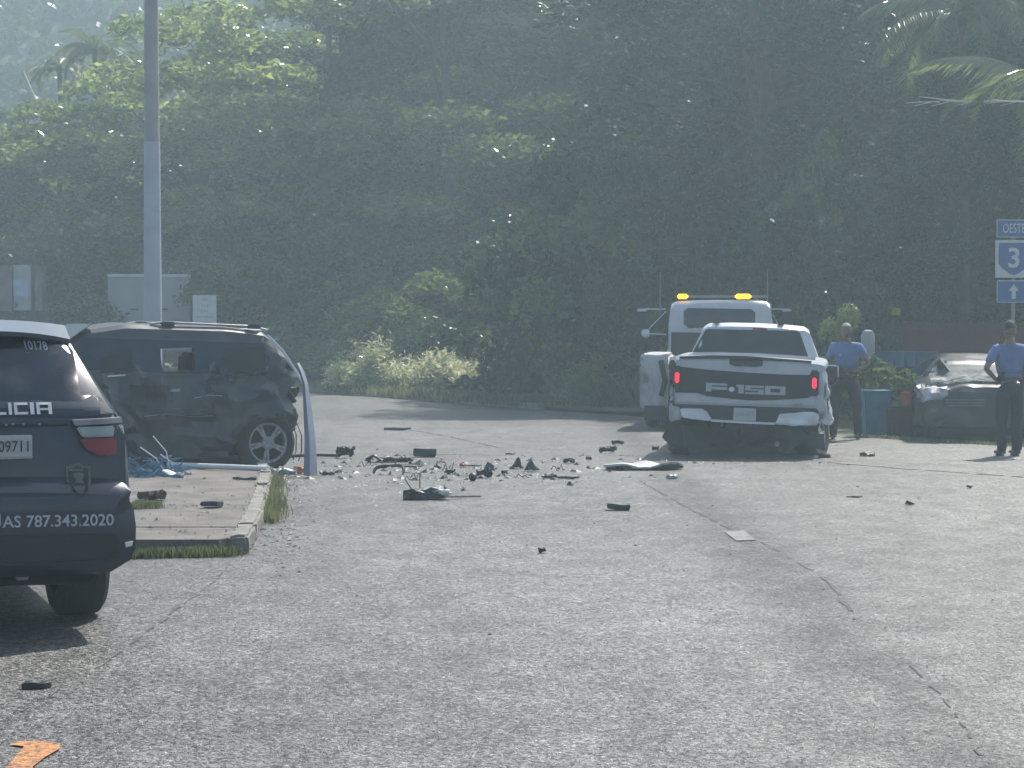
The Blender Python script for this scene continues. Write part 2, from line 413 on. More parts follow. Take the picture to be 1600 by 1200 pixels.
def text2d(body, w, h, bold=0., shear=0., spacing=1.):
    c = bpy.data.curves.new('t', 'FONT'); c.body = body; c.size = 1; c.offset = bold; c.shear = shear; c.space_character = spacing
    c.resolution_u = 3
    o = bpy.data.objects.new('t', c); COL.objects.link(o)
    dg = bpy.context.evaluated_depsgraph_get(); dg.update()
    me = bpy.data.meshes.new_from_object(o.evaluated_get(dg)); bpy.data.objects.remove(o)
    V = [(v.co.x, v.co.y) for v in me.vertices]; Fc = [tuple(p.vertices) for p in me.polygons]
    x0, x1 = min(a for a, _ in V), max(a for a, _ in V); y0, y1 = min(b for _, b in V), max(b for _, b in V)
    V = [((a - x0) / (x1 - x0) * w, (b - y0) / (y1 - y0) * h) for a, b in V]
    cnt = {}
    for f in Fc:
        for i in range(len(f)):
            e = tuple(sorted((f[i], f[(i + 1) % len(f)]))); cnt[e] = cnt.get(e, 0) + 1
    return V, Fc, [e for e, k in cnt.items() if k == 1]
def text_on(body, x, z, w, h, bvh, dirn='y', off=.006, rot=0., **kw):
    V, Fc, E = text2d(body, w, h, **kw)
    c, s = math.cos(rot), math.sin(rot)
    if dirn == '-y': V = [(x - a, z + b) for a, b in V]
    else: V = [(x + a * c - b * s, z + a * s + b * c) for a, b in V]
    return conform(V, Fc, E, bvh, dirn, off, .001)
def flat_text(body, x, y, z, w, h, depth=.006, **kw):
    V, Fc, E = text2d(body, w, h, **kw); n = len(V); mb = MB()
    mb.add([(x + a, y - depth, z + b) for a, b in V] + [(x + a, y, z + b) for a, b in V],
           list(Fc) + [tuple(i + n for i in reversed(f)) for f in Fc] + [(a, b, b + n, a + n) for a, b in E])
    return mb.mesh()

def make_wheel(parent, c, r=.36, w=.24, side=-1, rot=None, spokes=6, rimr=None, flat=0., rimmat=None, name='wheel'):
    """axis along local x; side = which way the face looks"""
    rimr = rimr or r * .66
    prof = [(rimr, -w / 2 + .015), (r * .86, -w / 2), (r * .97, -w / 2 + .03), (r, -w / 4), (r, w / 4), (r * .97, w / 2 - .03), (r * .86, w / 2), (rimr, w / 2 - .015)]
    W = bpy.data.objects.new(name, None)
    tyre = MB().lathe(prof + [prof[0]], axis='x', n=36, cap=False)
    me = tyre.mesh()
    W = link(me, name, M['rubber'], parent, c, smooth=35)
    if rot: W.rotation_euler = rot
    rm = MB(); f = side * (w / 2 - .03)
    rm.lathe([(rimr * .995, f), (rimr * 1.02, f + side * .012), (rimr * .9, f), (rimr * .88, f - side * .12)] if side > 0 else
             [(rimr * .88, f + .12), (rimr * .9, f), (rimr * 1.02, f - .012), (rimr * .995, f)], axis='x', n=36, cap=False)
    m1 = rm.mesh(); 
    sp = MB()
    for k in range(spokes):
        a = 2 * math.pi * k / spokes + .3
        R_ = Matrix.Rotation(a, 3, 'X')
        for dd in (-.11, .11):
            R2 = Matrix.Rotation(a + dd, 3, 'X')
            sp.box(R2 @ Vector((f - side * .005, 0, rimr * .55)), (.025, .028, rimr * .82), R2)
    sp.lathe([(.0, f - .02), (.075, f - .02), (.075, f + .02), (.0, f + .02)], axis='x', n=16)
    rimo = link(sp.mesh(), 'rim', rimmat or M['rim'], W, smooth=30)
    bk = MB().lathe([(.0, f - side * .10 - .01), (rimr * .93, f - side * .10 - .01), (rimr * .93, f - side * .10 + .01), (0, f - side * .10 + .01)], axis='x', n=24)
    link(bk.mesh(), 'brake_disc', M['under'], W)
    link(m1, 'rim_edge', rimmat or M['rim'], W, smooth=40)
    return W

def local_from_px(o, yplane=0., axis='y'):
    Mi = mat4(o).inverted()
    def f(px, py):
        a = Mi @ Vector((0, 0, CAMH)); d = (Mi.to_3x3() @ ray(px, py))
        if axis == 'y': t = (yplane - a.y) / d.y; p = a + d * t; return (p.x, p.z)
        t = (yplane - a.x) / d.x; p = a + d * t; return (p.y, p.z)
    return f

# ------------------------------------------------------------------ the setting
def sheet(name, pts, z, m, n=None, kind='structure'):
    me = MB().add([(x, y, z) for x, y in pts], [tuple(range(len(pts)))]).mesh(fix=False)
    bm = bmesh.new(); bm.from_mesh(me); bmesh.ops.triangulate(bm, faces=bm.faces)
    for f in bm.faces:
        if f.normal.z < 0: f.normal_flip()
    bm.to_mesh(me); bm.free()
    return link(me, name, m, kind=kind)
sheet('ground', [(-170, -60), (170, -60), (170, 300), (-170, 300)], -.012, M['earth'])
edge = [(14, -50), (13, 20), (8.3, 29.2), (6.9, 30.7), (5.35, 32.9), (4.4, 35), (3.2, 38), (2.2, 40.6), (.6, 43.2), (-1.4, 47), (-4.2, 53), (-9, 59), (-16, 64)]
road = edge + [(-40, 70), (-60, 60), (-60, -50)]
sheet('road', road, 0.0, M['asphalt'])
# far kerb that follows the bend
kp = [Vector((x, y, 0)) for x, y in edge[8:]]
mb = MB()
for a, b in zip(kp[:-1], kp[1:]):
    d = (b - a); L_ = d.length; ang = math.atan2(d.y, d.x); n_ = max(1, int(L_ / 1.2))
    for k in range(n_):
        c = a + d * ((k + .5) / n_) + Vector((math.sin(ang), -math.cos(ang), 0)) * -.0
        mb.box((c.x, c.y + .08, .055), (L_ / n_ - .02, .16, .13), Matrix.Rotation(ang, 3, 'Z'))
link(mb.mesh(bevel=.015), 'kerb', M['kerb'], kind='structure')
sheet('verge', [(x, y + .18) for x, y in edge[7:]] + [(-16, 75), (6, 75), (6, 40.8)], .06, M['earth'])

# pavement slab on the left, its corner broken
pc = [G(345, 864, .0), G(378, 858, .0), G(392, 835, 0), G(404, 790, 0), G(412, 752, 0)]
px_ = [(p.x, p.y) for p in pc] + [(-3.2, 27.5), (-4.3, 36), (-9, 36), (-9, 16.3)]
me = MB().prism(px_, 'z', -.05, .10).mesh()
subdiv(me, .35, 6)
displace(me, lambda p: nvec(p, 1.6) * .018 if p.z > 0 else Vector((0, 0, 0)))
pav = link(me, 'pavement', M['conc'], kind='structure')
def kerbstone(a, b, w, h, i):
    d = b - a; ang = math.atan2(d.y, d.x); c = (a + b) / 2
    m_ = MB().box((0, 0, h / 2), (d.length - .02, w, h)).mesh(bevel=.02)
    subdiv(m_, .08, 4); displace(m_, lambda p: nvec(p + Vector((i, 0, 0)), 7) * .02 + nvec(p, 22, i) * .008)
    link(m_, 'kerb_stone', M['kerb'], pav, (c.x, c.y, -.01), (0, 0, ang), smooth=50)
kerbline = [G(372, 866), G(385, 846), G(395, 825), G(403, 800), G(410, 775), G(415, 755), Vector((-3.1, 26.5, 0)), Vector((-3.5, 29.5, 0)), Vector((-3.9, 32.5, 0))]
for i, (a, b) in enumerate(zip(kerbline[:-1], kerbline[1:])): kerbstone(a, b, .15, (.15 if i < 2 else .125) + .008 * (i % 3), i)
# joints across the slab
for py in (826,):
    a = G(205, py, .1); b = G(372, py + 2, .1)
    mb = MB(); mb.box(((a.x + b.x) / 2, (a.y + b.y) / 2, .118), ((b - a).length, .009, .006)); link(mb.mesh(), 'joint', M['seam'], pav)

def ribbon(pts, w, z, jitter=.3, seed=0, dash=1.):
    rnd = random.Random(seed); mb = MB(); V = []; P = []
    for a, b in zip(pts[:-1], pts[1:]):
        n = max(2, int((b - a).length / .12))
        for k in range(n): P.append(a.lerp(b, k / n))
    P.append(pts[-1]); n0 = 0
    for i, p in enumerate(P):
        t = (P[min(i + 1, len(P) - 1)] - P[max(0, i - 1)]).normalized(); nrm = Vector((-t.y, t.x, 0))
        o_ = nrm * noise.noise(Vector((i * .31, seed, 0))) * jitter
        ww = w * (.35 + .65 * abs(noise.noise(Vector((i * .17, seed + 5, 0)))) * 2)
        V += [p + o_ + nrm * ww / 2, p + o_ - nrm * ww / 2]
    Fc = [(2 * i, 2 * i + 1, 2 * i + 3, 2 * i + 2) for i in range(len(P) - 1) if rnd.random() < dash]
    mb.add([(v.x, v.y, z) for v in V], Fc); me = mb.mesh(fix=False)
    bm = bmesh.new(); bm.from_mesh(me)
    for f in bm.faces:
        if f.normal.z < 0: f.normal_flip()
    bm.to_mesh(me); bm.free(); return me
ms = M['seam']
link(ribbon([G(1000, 752), G(1060, 785), G(1130, 822), G(1200, 852)], .035, .004, .03, 1, .8), 'road_crack', ms, kind='structure')
link(ribbon([G(1200, 852), G(1290, 905), G(1330, 955)], .04, .004, .04, 2, .6), 'road_crack', ms, kind='structure')
link(ribbon([G(1420, 1040), G(1470, 1085), G(1540, 1190), G(1580, 1260)], .02, .004, .03, 3, .6), 'road_crack', ms, kind='structure')
link(ribbon([G(420, 800), G(340, 905), G(260, 965), G(160, 1040), G(20, 1120)], .016, .004, .03, 4, .6), 'road_crack', ms, kind='structure')
link(ribbon([G(640, 672), G(700, 682), G(780, 700)], .08, .004, .05, 6), 'road_crack', ms, kind='structure')
link(ribbon([G(640, 710), G(800, 711), G(1060, 712)], .16, .008, .05, 7, .95), 'faded_road_line', M['whitep'], kind='structure')
link(ribbon([G(1290, 722), G(1420, 733), G(1640, 748)], .18, .008, .05, 8, .8), 'faded_road_line', M['whitep'], kind='structure')
def decal(name, pxs, m, z=.008):
    pts = [G(a, b) for a, b in pxs]
    me = MB().add([(p.x, p.y, z) for p in pts], [tuple(range(len(pts)))]).mesh(fix=False)
    if me.polygons[0].normal.z < 0: me.flip_normals()
    return link(me, name, m, kind='structure')
decal('orange_road_marking', [(16, 1166), (28, 1161), (60, 1160), (94, 1164), (94, 1172), (70, 1186), (52, 1200), (38, 1240), (-18, 1240), (16, 1194), (38, 1169)], M['orangep'])
decal('worn_road_patch', [(1132, 832), (1162, 830), (1182, 845), (1150, 846)], M['whitep'])
# thin painted rectangle at the kerb
for a, b, s in (((432, 868), (462, 866), 11), ((458, 812), (448, 866), 12), ((466, 800), (476, 770), 14)):
    link(ribbon([G(*a), G(*b)], .03, .008, .01, s, .6), 'worn_paint_line', M['whitep'], kind='structure')

# hill behind
def hill():
    nx, ny = 260, 100; V = []; Fc = []
    for j in range(ny):
        for i in range(nx):
            x = -150 + 300 * i / (nx - 1); y = 102 + 100 * j / (ny - 1)
            t = j / (ny - 1)
            h = 40 * (1 - (1 - min(1, t * 1.15)) ** 1.6) * (.72 + .28 * math.cos((x + 40) * .012)) + 3 * noise.noise(Vector((x * .03, y * .03, 0))) * min(1, t * 4)
            h += (noise.noise(Vector((x * .30, y * .30, 4))) * 1.2 + noise.noise(Vector((x * .9, y * .9, 9))) * .3) * min(1, t * 5)
            V.append((x, y, min(h, 66) - .4))
    for j in range(ny - 1):
        for i in range(nx - 1):
            a = j * nx + i; Fc.append((a, a + 1, a + nx + 1, a + nx))
    me = MB().add(V, Fc).mesh(fix=False)
    link(me, 'hill', M['hill'], kind='structure', smooth=80)
hill()

# ------------------------------------------------------------------ leaves
def leaf_mesh(C, size, rng, flat=.35, asp=.42, droop=0.):
    """C: n x 3 centres; rhombic bent leaves"""
    n = len(C)
    d = rng.normal(size=(n, 3)); d[:, 2] = d[:, 2] * flat - droop; d /= np.linalg.norm(d, axis=1)[:, None]
    u = rng.normal(size=(n, 3)); u[:, 2] *= .6; s = np.cross(d, u); s /= np.linalg.norm(s, axis=1)[:, None] + 1e-9
    L = size * rng.uniform(.6, 1.3, n)[:, None]
    nn = np.cross(d, s)
    V = np.stack([C - d * L * .5, C + s * L * asp * .5 - nn * L * .08, C + d * L * .5 - nn * L * .05, C - s * L * asp * .5 - nn * L * .08], 1).reshape(-1, 3)
    return V
def quads_mesh(V, name='leaves'):
    n = len(V) // 4; me = bpy.data.meshes.new(name)
    me.vertices.add(len(V)); me.vertices.foreach_set('co', V.astype(np.float32).ravel())
    me.loops.add(4 * n); me.loops.foreach_set('vertex_index', np.arange(4 * n, dtype=np.int32))
    me.polygons.add(n); me.polygons.foreach_set('loop_start', np.arange(0, 4 * n, 4, dtype=np.int32))
    me.polygons.foreach_set('loop_total', np.full(n, 4, dtype=np.int32)); me.update(calc_edges=True); return me
def crown_mesh(seed, h, rad, low, nblob, per, size, flat=.35, top=1., zs=.8):
    rng = np.random.default_rng(seed); P = []
    for k in range(nblob):
        t = rng.uniform(0, 1)
        z = low + (h - low) * t
        prof = math.sin(min(1, (t * .82 + .18)) * math.pi) ** .6
        a = rng.uniform(0, 2 * math.pi); rr = rad * prof * rng.uniform(.45, 1.)
        c = np.array([rr * math.cos(a), rr * math.sin(a), z]); br = rad * rng.uniform(.18, .38)
        n = int(per * (br / rad / .32) ** 2)
        v = rng.normal(size=(n, 3)); v /= np.linalg.norm(v, axis=1)[:, None]
        v[:, 2] = np.abs(v[:, 2]) * zs - .3 * zs * rng.random(n)          # umbrella-like clumps
        v *= br * (rng.uniform(.55, 1.05, n) ** .5)[:, None]
        v += rng.normal(size=(n, 3)) * br * .08
        # small twigs sticking out
        P.append(c + v)
    return quads_mesh(leaf_mesh(np.concatenate(P), size, rng, flat), 'crown')
def trunk_mesh(seed, h, r, low, rad):
    rnd = random.Random(seed); mb = MB()
    top = Vector((rnd.uniform(-.5, .5), rnd.uniform(-.5, .5), h * .72))
    pts = [Vector((0, 0, -.2)), Vector((rnd.uniform(-.2, .2), 0, h * .2)), Vector((rnd.uniform(-.3, .3), rnd.uniform(-.3, .3), h * .45)), top]
    mb.tube(pts, [r * 1.25, r, r * .75, r * .35], 9)
    for k in range(7):
        t = rnd.uniform(.3, .95); i = min(2, int(t * 3)); b = pts[i].lerp(pts[i + 1], t * 3 - i)
        a = rnd.uniform(0, 6.28); q = rnd.uniform(.5, .85) * rad
        e = b + Vector((math.cos(a) * q, math.sin(a) * q, rnd.uniform(.12, .3) * h)); m_ = b.lerp(e, .5) + Vector((0, 0, -.2))
        mb.tube([b, m_, e], [r * .42, r * .28, r * .1], 6)
    return mb.mesh('trunk')
# the forest that covers the hill: nobody could count its trees
def hill_canopy():
    hl = bpy.data.objects['hill'].data; n0 = len(hl.vertices); co = np.empty(n0 * 3); hl.vertices.foreach_get('co', co); co = co.reshape(-1, 3)
    rng = np.random.default_rng(77)
    keep = co[(co[:, 0] > -75) & (co[:, 0] < 30) & (co[:, 2] > 1)]
    P = []
    for k in range(2600):
        c = keep[rng.integers(len(keep))] + np.array([rng.normal() * .5, rng.normal() * .5, .6]); r_ = rng.uniform(1.0, 2.6)
        v = rng.normal(size=(46, 3)); v /= np.linalg.norm(v, axis=1)[:, None]; v[:, 2] = np.abs(v[:, 2]) * .75
        P.append(c + v * r_)
    me = quads_mesh(leaf_mesh(np.concatenate(P), .85, rng, .5, .6), 'hill_forest_canopy')
    link(me, 'hill_forest_canopy', leafA, label='hazy forest canopy covering the far hillside', cat='forest', kind='stuff')
hill_canopy()
KINDS = {}
for nm, sd_, h, rad, low, nb, per, sz in (('a', 1, 15, 4.6, 1.2, 56, 760, .26), ('b', 2, 14, 4.2, .8, 54, 760, .22), ('c', 3, 16, 5.0, 2.0, 42, 700, .27),
                                          ('d', 4, 10, 4.4, .6, 46, 560, .26), ('e', 5, 9.5, 4.7, 1.2, 44, 560, .24)):
    KINDS[nm] = (crown_mesh(sd_, h, rad, low, nb, per, sz, zs=.3 if nm in 'cde' else .7), trunk_mesh(sd_, h, .24, low, rad), h)
def tree(kind, x, y, h, leaf, label, rz=0., wide=1., group='trees behind the road bend'):
    cm, tm, h0 = KINDS[kind]; s = h / h0
    t = root('broadleaf_tree', label, 'tree', (x, y, -.05), rz, group)
    t.scale = (s * wide, s * wide, s)
    if len(cm.materials) == 0: cm.materials.append(leaf); tm.materials.append(M['bark'])
    c = link(cm, 'crown', None, t); c.material_slots[0].link = 'OBJECT'; c.material_slots[0].material = leaf
    link(tm, 'trunk', None, t); return t
TR = [
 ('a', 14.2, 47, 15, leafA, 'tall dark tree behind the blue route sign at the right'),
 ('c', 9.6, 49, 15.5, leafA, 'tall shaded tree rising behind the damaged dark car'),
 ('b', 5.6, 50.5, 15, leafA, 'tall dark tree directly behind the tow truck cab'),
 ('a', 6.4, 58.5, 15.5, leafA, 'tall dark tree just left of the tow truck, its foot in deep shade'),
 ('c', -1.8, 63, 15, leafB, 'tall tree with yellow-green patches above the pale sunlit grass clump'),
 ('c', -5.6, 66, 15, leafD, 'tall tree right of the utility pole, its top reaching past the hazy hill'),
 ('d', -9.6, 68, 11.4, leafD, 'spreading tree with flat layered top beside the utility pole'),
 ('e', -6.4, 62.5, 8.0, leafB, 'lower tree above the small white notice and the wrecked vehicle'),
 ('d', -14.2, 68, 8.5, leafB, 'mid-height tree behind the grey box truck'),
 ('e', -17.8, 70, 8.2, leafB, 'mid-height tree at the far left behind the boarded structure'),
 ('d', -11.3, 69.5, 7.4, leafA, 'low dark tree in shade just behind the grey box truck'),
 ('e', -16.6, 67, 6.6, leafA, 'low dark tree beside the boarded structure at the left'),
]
for i, (k, x, y, h, lf, lb) in enumerate(TR): tree(k, x, y, h, lf, lb, i * 1.7)
# second row, read only as depth behind the first: still trees
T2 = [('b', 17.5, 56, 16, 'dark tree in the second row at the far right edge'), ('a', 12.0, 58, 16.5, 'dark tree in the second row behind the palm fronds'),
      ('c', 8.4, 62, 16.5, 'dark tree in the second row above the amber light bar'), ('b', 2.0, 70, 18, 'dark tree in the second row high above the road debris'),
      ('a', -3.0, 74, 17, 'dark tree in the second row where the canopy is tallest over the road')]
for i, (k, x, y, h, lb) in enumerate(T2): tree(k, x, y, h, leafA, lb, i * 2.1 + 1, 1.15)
BK = crown_mesh(9, 16, 6.2, .2, 60, 620, .36)
TK = trunk_mesh(9, 16, .28, 2, 5); BK.materials.append(leafA); TK.materials.append(M['bark'])
for i, (x, y, lb) in enumerate([(20, 66, 'deep background tree at the far right behind the palms'), (13, 70, 'deep background tree behind the route sign'), (6, 72, 'deep background tree behind the pickup and the officer'),
        (-1, 80, 'deep background tree behind mid road'), (-8, 82, 'deep background tree behind the flat topped tree')
        ]):
    t = root('broadleaf_tree', lb, 'tree', (x, y, -.05), i * 1.3, 'trees behind the road bend'); link(BK, 'crown', None, t); link(TK, 'trunk', None, t)
    t.scale = (1, 1, 1.15 if i < 4 else .62)
for i, (x, y, hz_, lb) in enumerate([(10, 76, 1.15, 'farthest dark tree seen between the trunks behind the parked car'), (2.5, 80, 1.2, 'farthest dark tree seen between the trunks left of the tow truck'), (-4.5, 88, 1.0, 'farthest dark tree filling the canopy above the road bend'), (-5, 76, .85, 'dark filling tree beneath the canopy at mid picture'), (16, 72, 1.15, 'farthest dark tree behind the palm at the right'), (5.5, 57, .5, 'low dark tree behind the amber light bar')]):
    t = root('broadleaf_tree', lb, 'tree', (x, y, -.05), i * 1.9 + .4, 'trees behind the road bend'); link(BK, 'crown', None, t); link(TK, 'trunk', None, t); t.scale = (.95 if hz_ > .6 else .6, .95 if hz_ > .6 else .6, hz_)
BKL = crown_mesh(10, 7.6, 5.2, .1, 44, 520, .28); BKL.materials.append(leafA)
for i, (x, y, lb) in enumerate([(-13, 76, 'low background tree behind the box truck'), (-19, 78, 'low background tree at the far left'), (-24, 74, 'low background tree beyond the left edge'), (9.5, 55, 'low background tree filling the gap above the white gas tank'), (2.5, 66, 'low background tree filling the gap left of the tow truck'), (15, 53, 'low background tree behind the red wall')]):
    t = root('broadleaf_tree', lb, 'tree', (x, y, -.05), i * 1.3, 'trees behind the road bend'); link(BKL, 'crown', None, t); link(TK, 'trunk', None, t, scale=.45)
    if i < 3: t.scale = (1.1, 1.1, 1.08)
# shrubs at the road edge
SH = [crown_mesh(20 + i, 2.0, 1.25, .1, 22, 260, .13) for i in range(2)]
def shrub(x, y, s, leaf, label, hz=1., i=0):
    o = link(SH[i % 2], 'shrub', None, None, (x, y, -.02), (0, 0, x * 3), scale=(s, s, s * hz), label=label, cat='shrub', group='shrubs along the wooded edge')
    if not SH[i % 2].materials: SH[i % 2].materials.append(leaf)
    o.material_slots[0].link = 'OBJECT'; o.material_slots[0].material = leaf; return o
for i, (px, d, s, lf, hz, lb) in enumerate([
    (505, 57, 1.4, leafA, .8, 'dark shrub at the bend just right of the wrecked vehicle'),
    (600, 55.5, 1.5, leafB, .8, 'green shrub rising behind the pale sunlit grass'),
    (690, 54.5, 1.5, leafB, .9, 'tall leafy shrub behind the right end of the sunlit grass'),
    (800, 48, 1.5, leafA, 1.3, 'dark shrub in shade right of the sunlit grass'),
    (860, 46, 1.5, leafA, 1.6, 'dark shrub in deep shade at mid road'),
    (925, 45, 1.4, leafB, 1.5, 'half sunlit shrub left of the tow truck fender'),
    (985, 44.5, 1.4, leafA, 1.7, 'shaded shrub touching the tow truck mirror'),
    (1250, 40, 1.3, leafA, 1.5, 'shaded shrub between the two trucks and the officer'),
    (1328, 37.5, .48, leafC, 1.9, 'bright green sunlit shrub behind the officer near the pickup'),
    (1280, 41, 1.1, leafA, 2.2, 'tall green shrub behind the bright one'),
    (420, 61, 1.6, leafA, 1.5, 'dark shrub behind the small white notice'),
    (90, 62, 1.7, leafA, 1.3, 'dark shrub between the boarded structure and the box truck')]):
    shrub(GX(px, d), d, s, lf, lb, hz, i)

# grasses (nobody could count)
def grass(name, label, area, n, hgt, m, seed, cat='grass', lean=.35, w=.012):
    rng = np.random.default_rng(seed)
    xy = np.array([area(rng) for _ in range(n)])
    H = hgt * rng.uniform(.4, 1.15, n)
    a = rng.uniform(0, 6.283, n); dx, dy = np.cos(a), np.sin(a)
    ln = H * lean * rng.uniform(.2, 1.6, n); b = rng.uniform(0, 6.283, n)
    bx, by = np.cos(b) * ln, np.sin(b) * ln
    z0 = xy[:, 2]
    V = np.zeros((n, 4, 3))
    V[:, 0] = np.stack([xy[:, 0] - dx * w, xy[:, 1] - dy * w, z0], 1); V[:, 1] = np.stack([xy[:, 0] + dx * w, xy[:, 1] + dy * w, z0], 1)
    V[:, 2] = np.stack([xy[:, 0] + bx + dx * w * .3, xy[:, 1] + by + dy * w * .3, z0 + H], 1); V[:, 3] = np.stack([xy[:, 0] + bx * .35 - dx * w, xy[:, 1] + by * .35 - dy * w, z0 + H * .55], 1)
    me = quads_mesh(V.reshape(-1, 3), name)
    return link(me, name, m, label=label, cat=cat, kind='stuff')
def line_area(pts, wid, z=0.):
    pts = [Vector((p[0], p[1], 0)) for p in pts]
    def f(rng):
        i = rng.integers(0, len(pts) - 1); t = rng.random(); p = pts[i].lerp(pts[i + 1], t)
        k = rng.normal() * wid * .5 * (.4 + .6 * abs(noise.noise(Vector((p.x * 1.3, p.y * 1.3, 3)))) * 3)
        return (p.x + rng.normal() * wid * .3, p.y + k, z)
    return f
grass('kerb_grass', 'green grass tuft growing along the broken kerb edge', line_area([G(412, 818), G(420, 790), G(425, 752)], .24), 1500, .13, leafG, 3, w=.006)
grass('gutter_grass', 'strip of short grass along the front edge of the pavement slab', line_area([G(150, 874), G(260, 871), G(365, 868)], .16), 2300, .08, leafG, 4, w=.005)
grass('slab_weeds', 'small weeds growing on the pavement beside the police vehicle', line_area([G(205, 795, .1), G(245, 793, .1)], .12, .1), 700, .07, leafG, 5, w=.005)
grass('verge_grass', 'thin grass at the road edge by the damaged dark car', line_area([(5.3, 33.1), (6.9, 30.9), (8.4, 29.4)], .30), 2200, .05, leafG, 6, w=.006)
grass('bend_grass', 'low grass on the verge along the bend', line_area([(x, y + .9) for x, y in edge[8:]], 1.0, .06), 9000, .22, leafG, 7, w=.02)
def weeds(name, label, px0, px1, d0, slope, hmax, n, m, seed, size=.13, deep=1.2):
    """uneven leafy weeds: leaves spread through low mounds, with some bent stalks"""
    rng = np.random.default_rng(seed); P = []
    for k in range(n // 120):
        px = rng.uniform(px0, px1); d = d0 + (px1 - px) * slope + abs(rng.normal()) * deep * .7
        x = GX(px, d); hh = hmax * (.35 + .65 * abs(noise.noise(Vector((x * .9, d * .6, seed)))) * 2) * rng.uniform(.6, 1.05); r_ = rng.uniform(.22, .5)
        v = rng.normal(size=(120, 3)); v /= np.linalg.norm(v, axis=1)[:, None]; v *= rng.uniform(.3, 1, 120)[:, None]
        v[:, 0] *= r_; v[:, 1] *= r_; v[:, 2] = (v[:, 2] * .5 + .5) * hh
        P.append(v + np.array([x, d, .04]))
    V = leaf_mesh(np.concatenate(P), size, rng, .8, .24, .1)
    return link(quads_mesh(V, name), name, m, label=label, cat='weeds', kind='stuff')
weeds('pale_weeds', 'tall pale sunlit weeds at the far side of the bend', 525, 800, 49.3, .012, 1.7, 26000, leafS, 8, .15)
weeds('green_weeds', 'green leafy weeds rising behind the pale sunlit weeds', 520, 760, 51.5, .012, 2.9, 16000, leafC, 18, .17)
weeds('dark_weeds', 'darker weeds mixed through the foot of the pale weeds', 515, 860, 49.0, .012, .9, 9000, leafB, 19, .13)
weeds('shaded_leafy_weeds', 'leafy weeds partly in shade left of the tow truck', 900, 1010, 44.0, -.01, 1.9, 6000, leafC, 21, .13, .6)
def gd(rng):
    px = rng.uniform(880, 1010); d = 44 - (px - 880) * .012 + abs(rng.normal()) * .5
    return (GX(px, d), d, .05)
grass('shaded_weeds', 'half shaded tall weeds left of the tow truck', gd, 900, .7, leafG, 9, lean=.6, w=.015)

# palms
def frond_mesh(L=2.6, n=46, seed=0, droop=1.0, leaflet=.55):
    rng = np.random.default_rng(seed); V = []
    pts = []
    for i in range(n + 1):
        t = i / n; ang = .75 - droop * 1.5 * t
        if i == 0: p = np.array([0., 0., 0.])
        else: p = pts[-1] + np.array([math.cos(ang), 0, math.sin(ang)]) * L / n
        pts.append(p)
    mb = MB(); mb.tube([tuple(p) for p in pts[::4]], [.03 * (1 - .8 * i / len(pts[::4])) for i in range(len(pts[::4]))], 5)
    for i in range(4, n + 1):
        t = i / n; ll = leaflet * math.sin(min(1, .18 + t * .85) * math.pi) ** .7 * rng.uniform(.8, 1.1)
        for s in (-1, 1):
            p = pts[i]; d = np.array([.45, s * .75, -.35 - .4 * rng.random()]); d /= np.linalg.norm(d)
            w = np.array([.022, 0, .01]); e = p + d * ll + np.array([0, 0, -.12 * ll]); m_ = p + d * ll * .5
            mb.add([p - w, p + w, m_ + w * 1.2, e], [(0, 1, 2, 3)]) if s > 0 else mb.add([p + w, p - w, m_ - w * 1.2, e], [(0, 1, 2, 3)])
    return mb.mesh('frond', fix=False)
FR = [frond_mesh(2.7, 46, 1, 1.1), frond_mesh(2.7, 46, 2, 1.5)]
for f in FR: f.materials.append(leafP)
def palm(x, y, h, label, nf=15, s=1., seed=0, r=.10):
    rnd = random.Random(seed); t = root('palm_tree', label, 'palm tree', (x, y, 0), 0, 'palm trees')
    link(MB().tube([(0, 0, -.1), (.1, 0, h * .4), (.05, .1, h * .75), (0, 0, h)], [r * 1.3, r, r * .85, r * .8], 10).mesh(), 'trunk', M['bark'], t, smooth=50)
    for k in range(nf):
        o = link(FR[k % 2], 'frond', None, t, (0, 0, h - .05), (rnd.uniform(-.25, .25), rnd.uniform(-.45, .55), k * 6.283 / nf * 1.0 + rnd.uniform(-.25, .25)), scale=s * rnd.uniform(.85, 1.1))
    return t
p1 = palm(GX(1500, 43.2), 43.2, 7.9, 'palm with glinting fronds at the upper right above the route sign', 22, .95, 3)
tree('b', 9.0, 43.6, 6.9, leafA, 'small dark tree in front of the palm trunk behind the parked car', 2.0)
p2 = palm(GX(1660, 38.5), 38.5, 5.5, 'lower palm at the right edge with arching dark fronds and a dry horizontal frond', 12, 1.15, 5)
d = link(MB().tube([(0, 0, 0), (-.9, .05, .12), (-1.8, 0, .10), (-2.6, .1, .2)], [.03, .025, .02, .008], 6).mesh(), 'dry_frond_stem', M['palebark'], p2, (0, -.3, 5.5))
d['label'] = 'bare pale dry frond stem sticking out level to the left'
mb = MB(); rnd = random.Random(3)
for k in range(14):
    x = -.6 - k * .15; mb.tube([(x, 0, .1), (x - .3, rnd.uniform(-.1, .1), .1 + rnd.uniform(-.08, .06))], [.01, .004], 4)
link(mb.mesh(), 'dry_leaflets', M['palebark'], p2, (0, -.3, 5.5), kind='stuff')
palm(GX(150, 78), 78, 11.5, 'distant palm with glinting drooping fronds left of the utility pole', 20, .72, 6)
palm(GX(190, 80), 80, 11.3, 'distant palm closest to the utility pole behind the canopy', 18, .62, 7)
palm(GX(95, 79), 79, 11.0, 'distant palm between the leaning bare trunk and the drooping palm', 18, .66, 8)
t = root('leaning_bare_trunk', 'pale bare leaning trunk poking above the canopy at the far left', 'tree', (GX(60, 76), 76, 0))
a = AT(35, 112, 76) - Vector((GX(60, 76), 76, 0)); b = AT(60, 175, 76) - Vector((GX(60, 76), 76, 0))
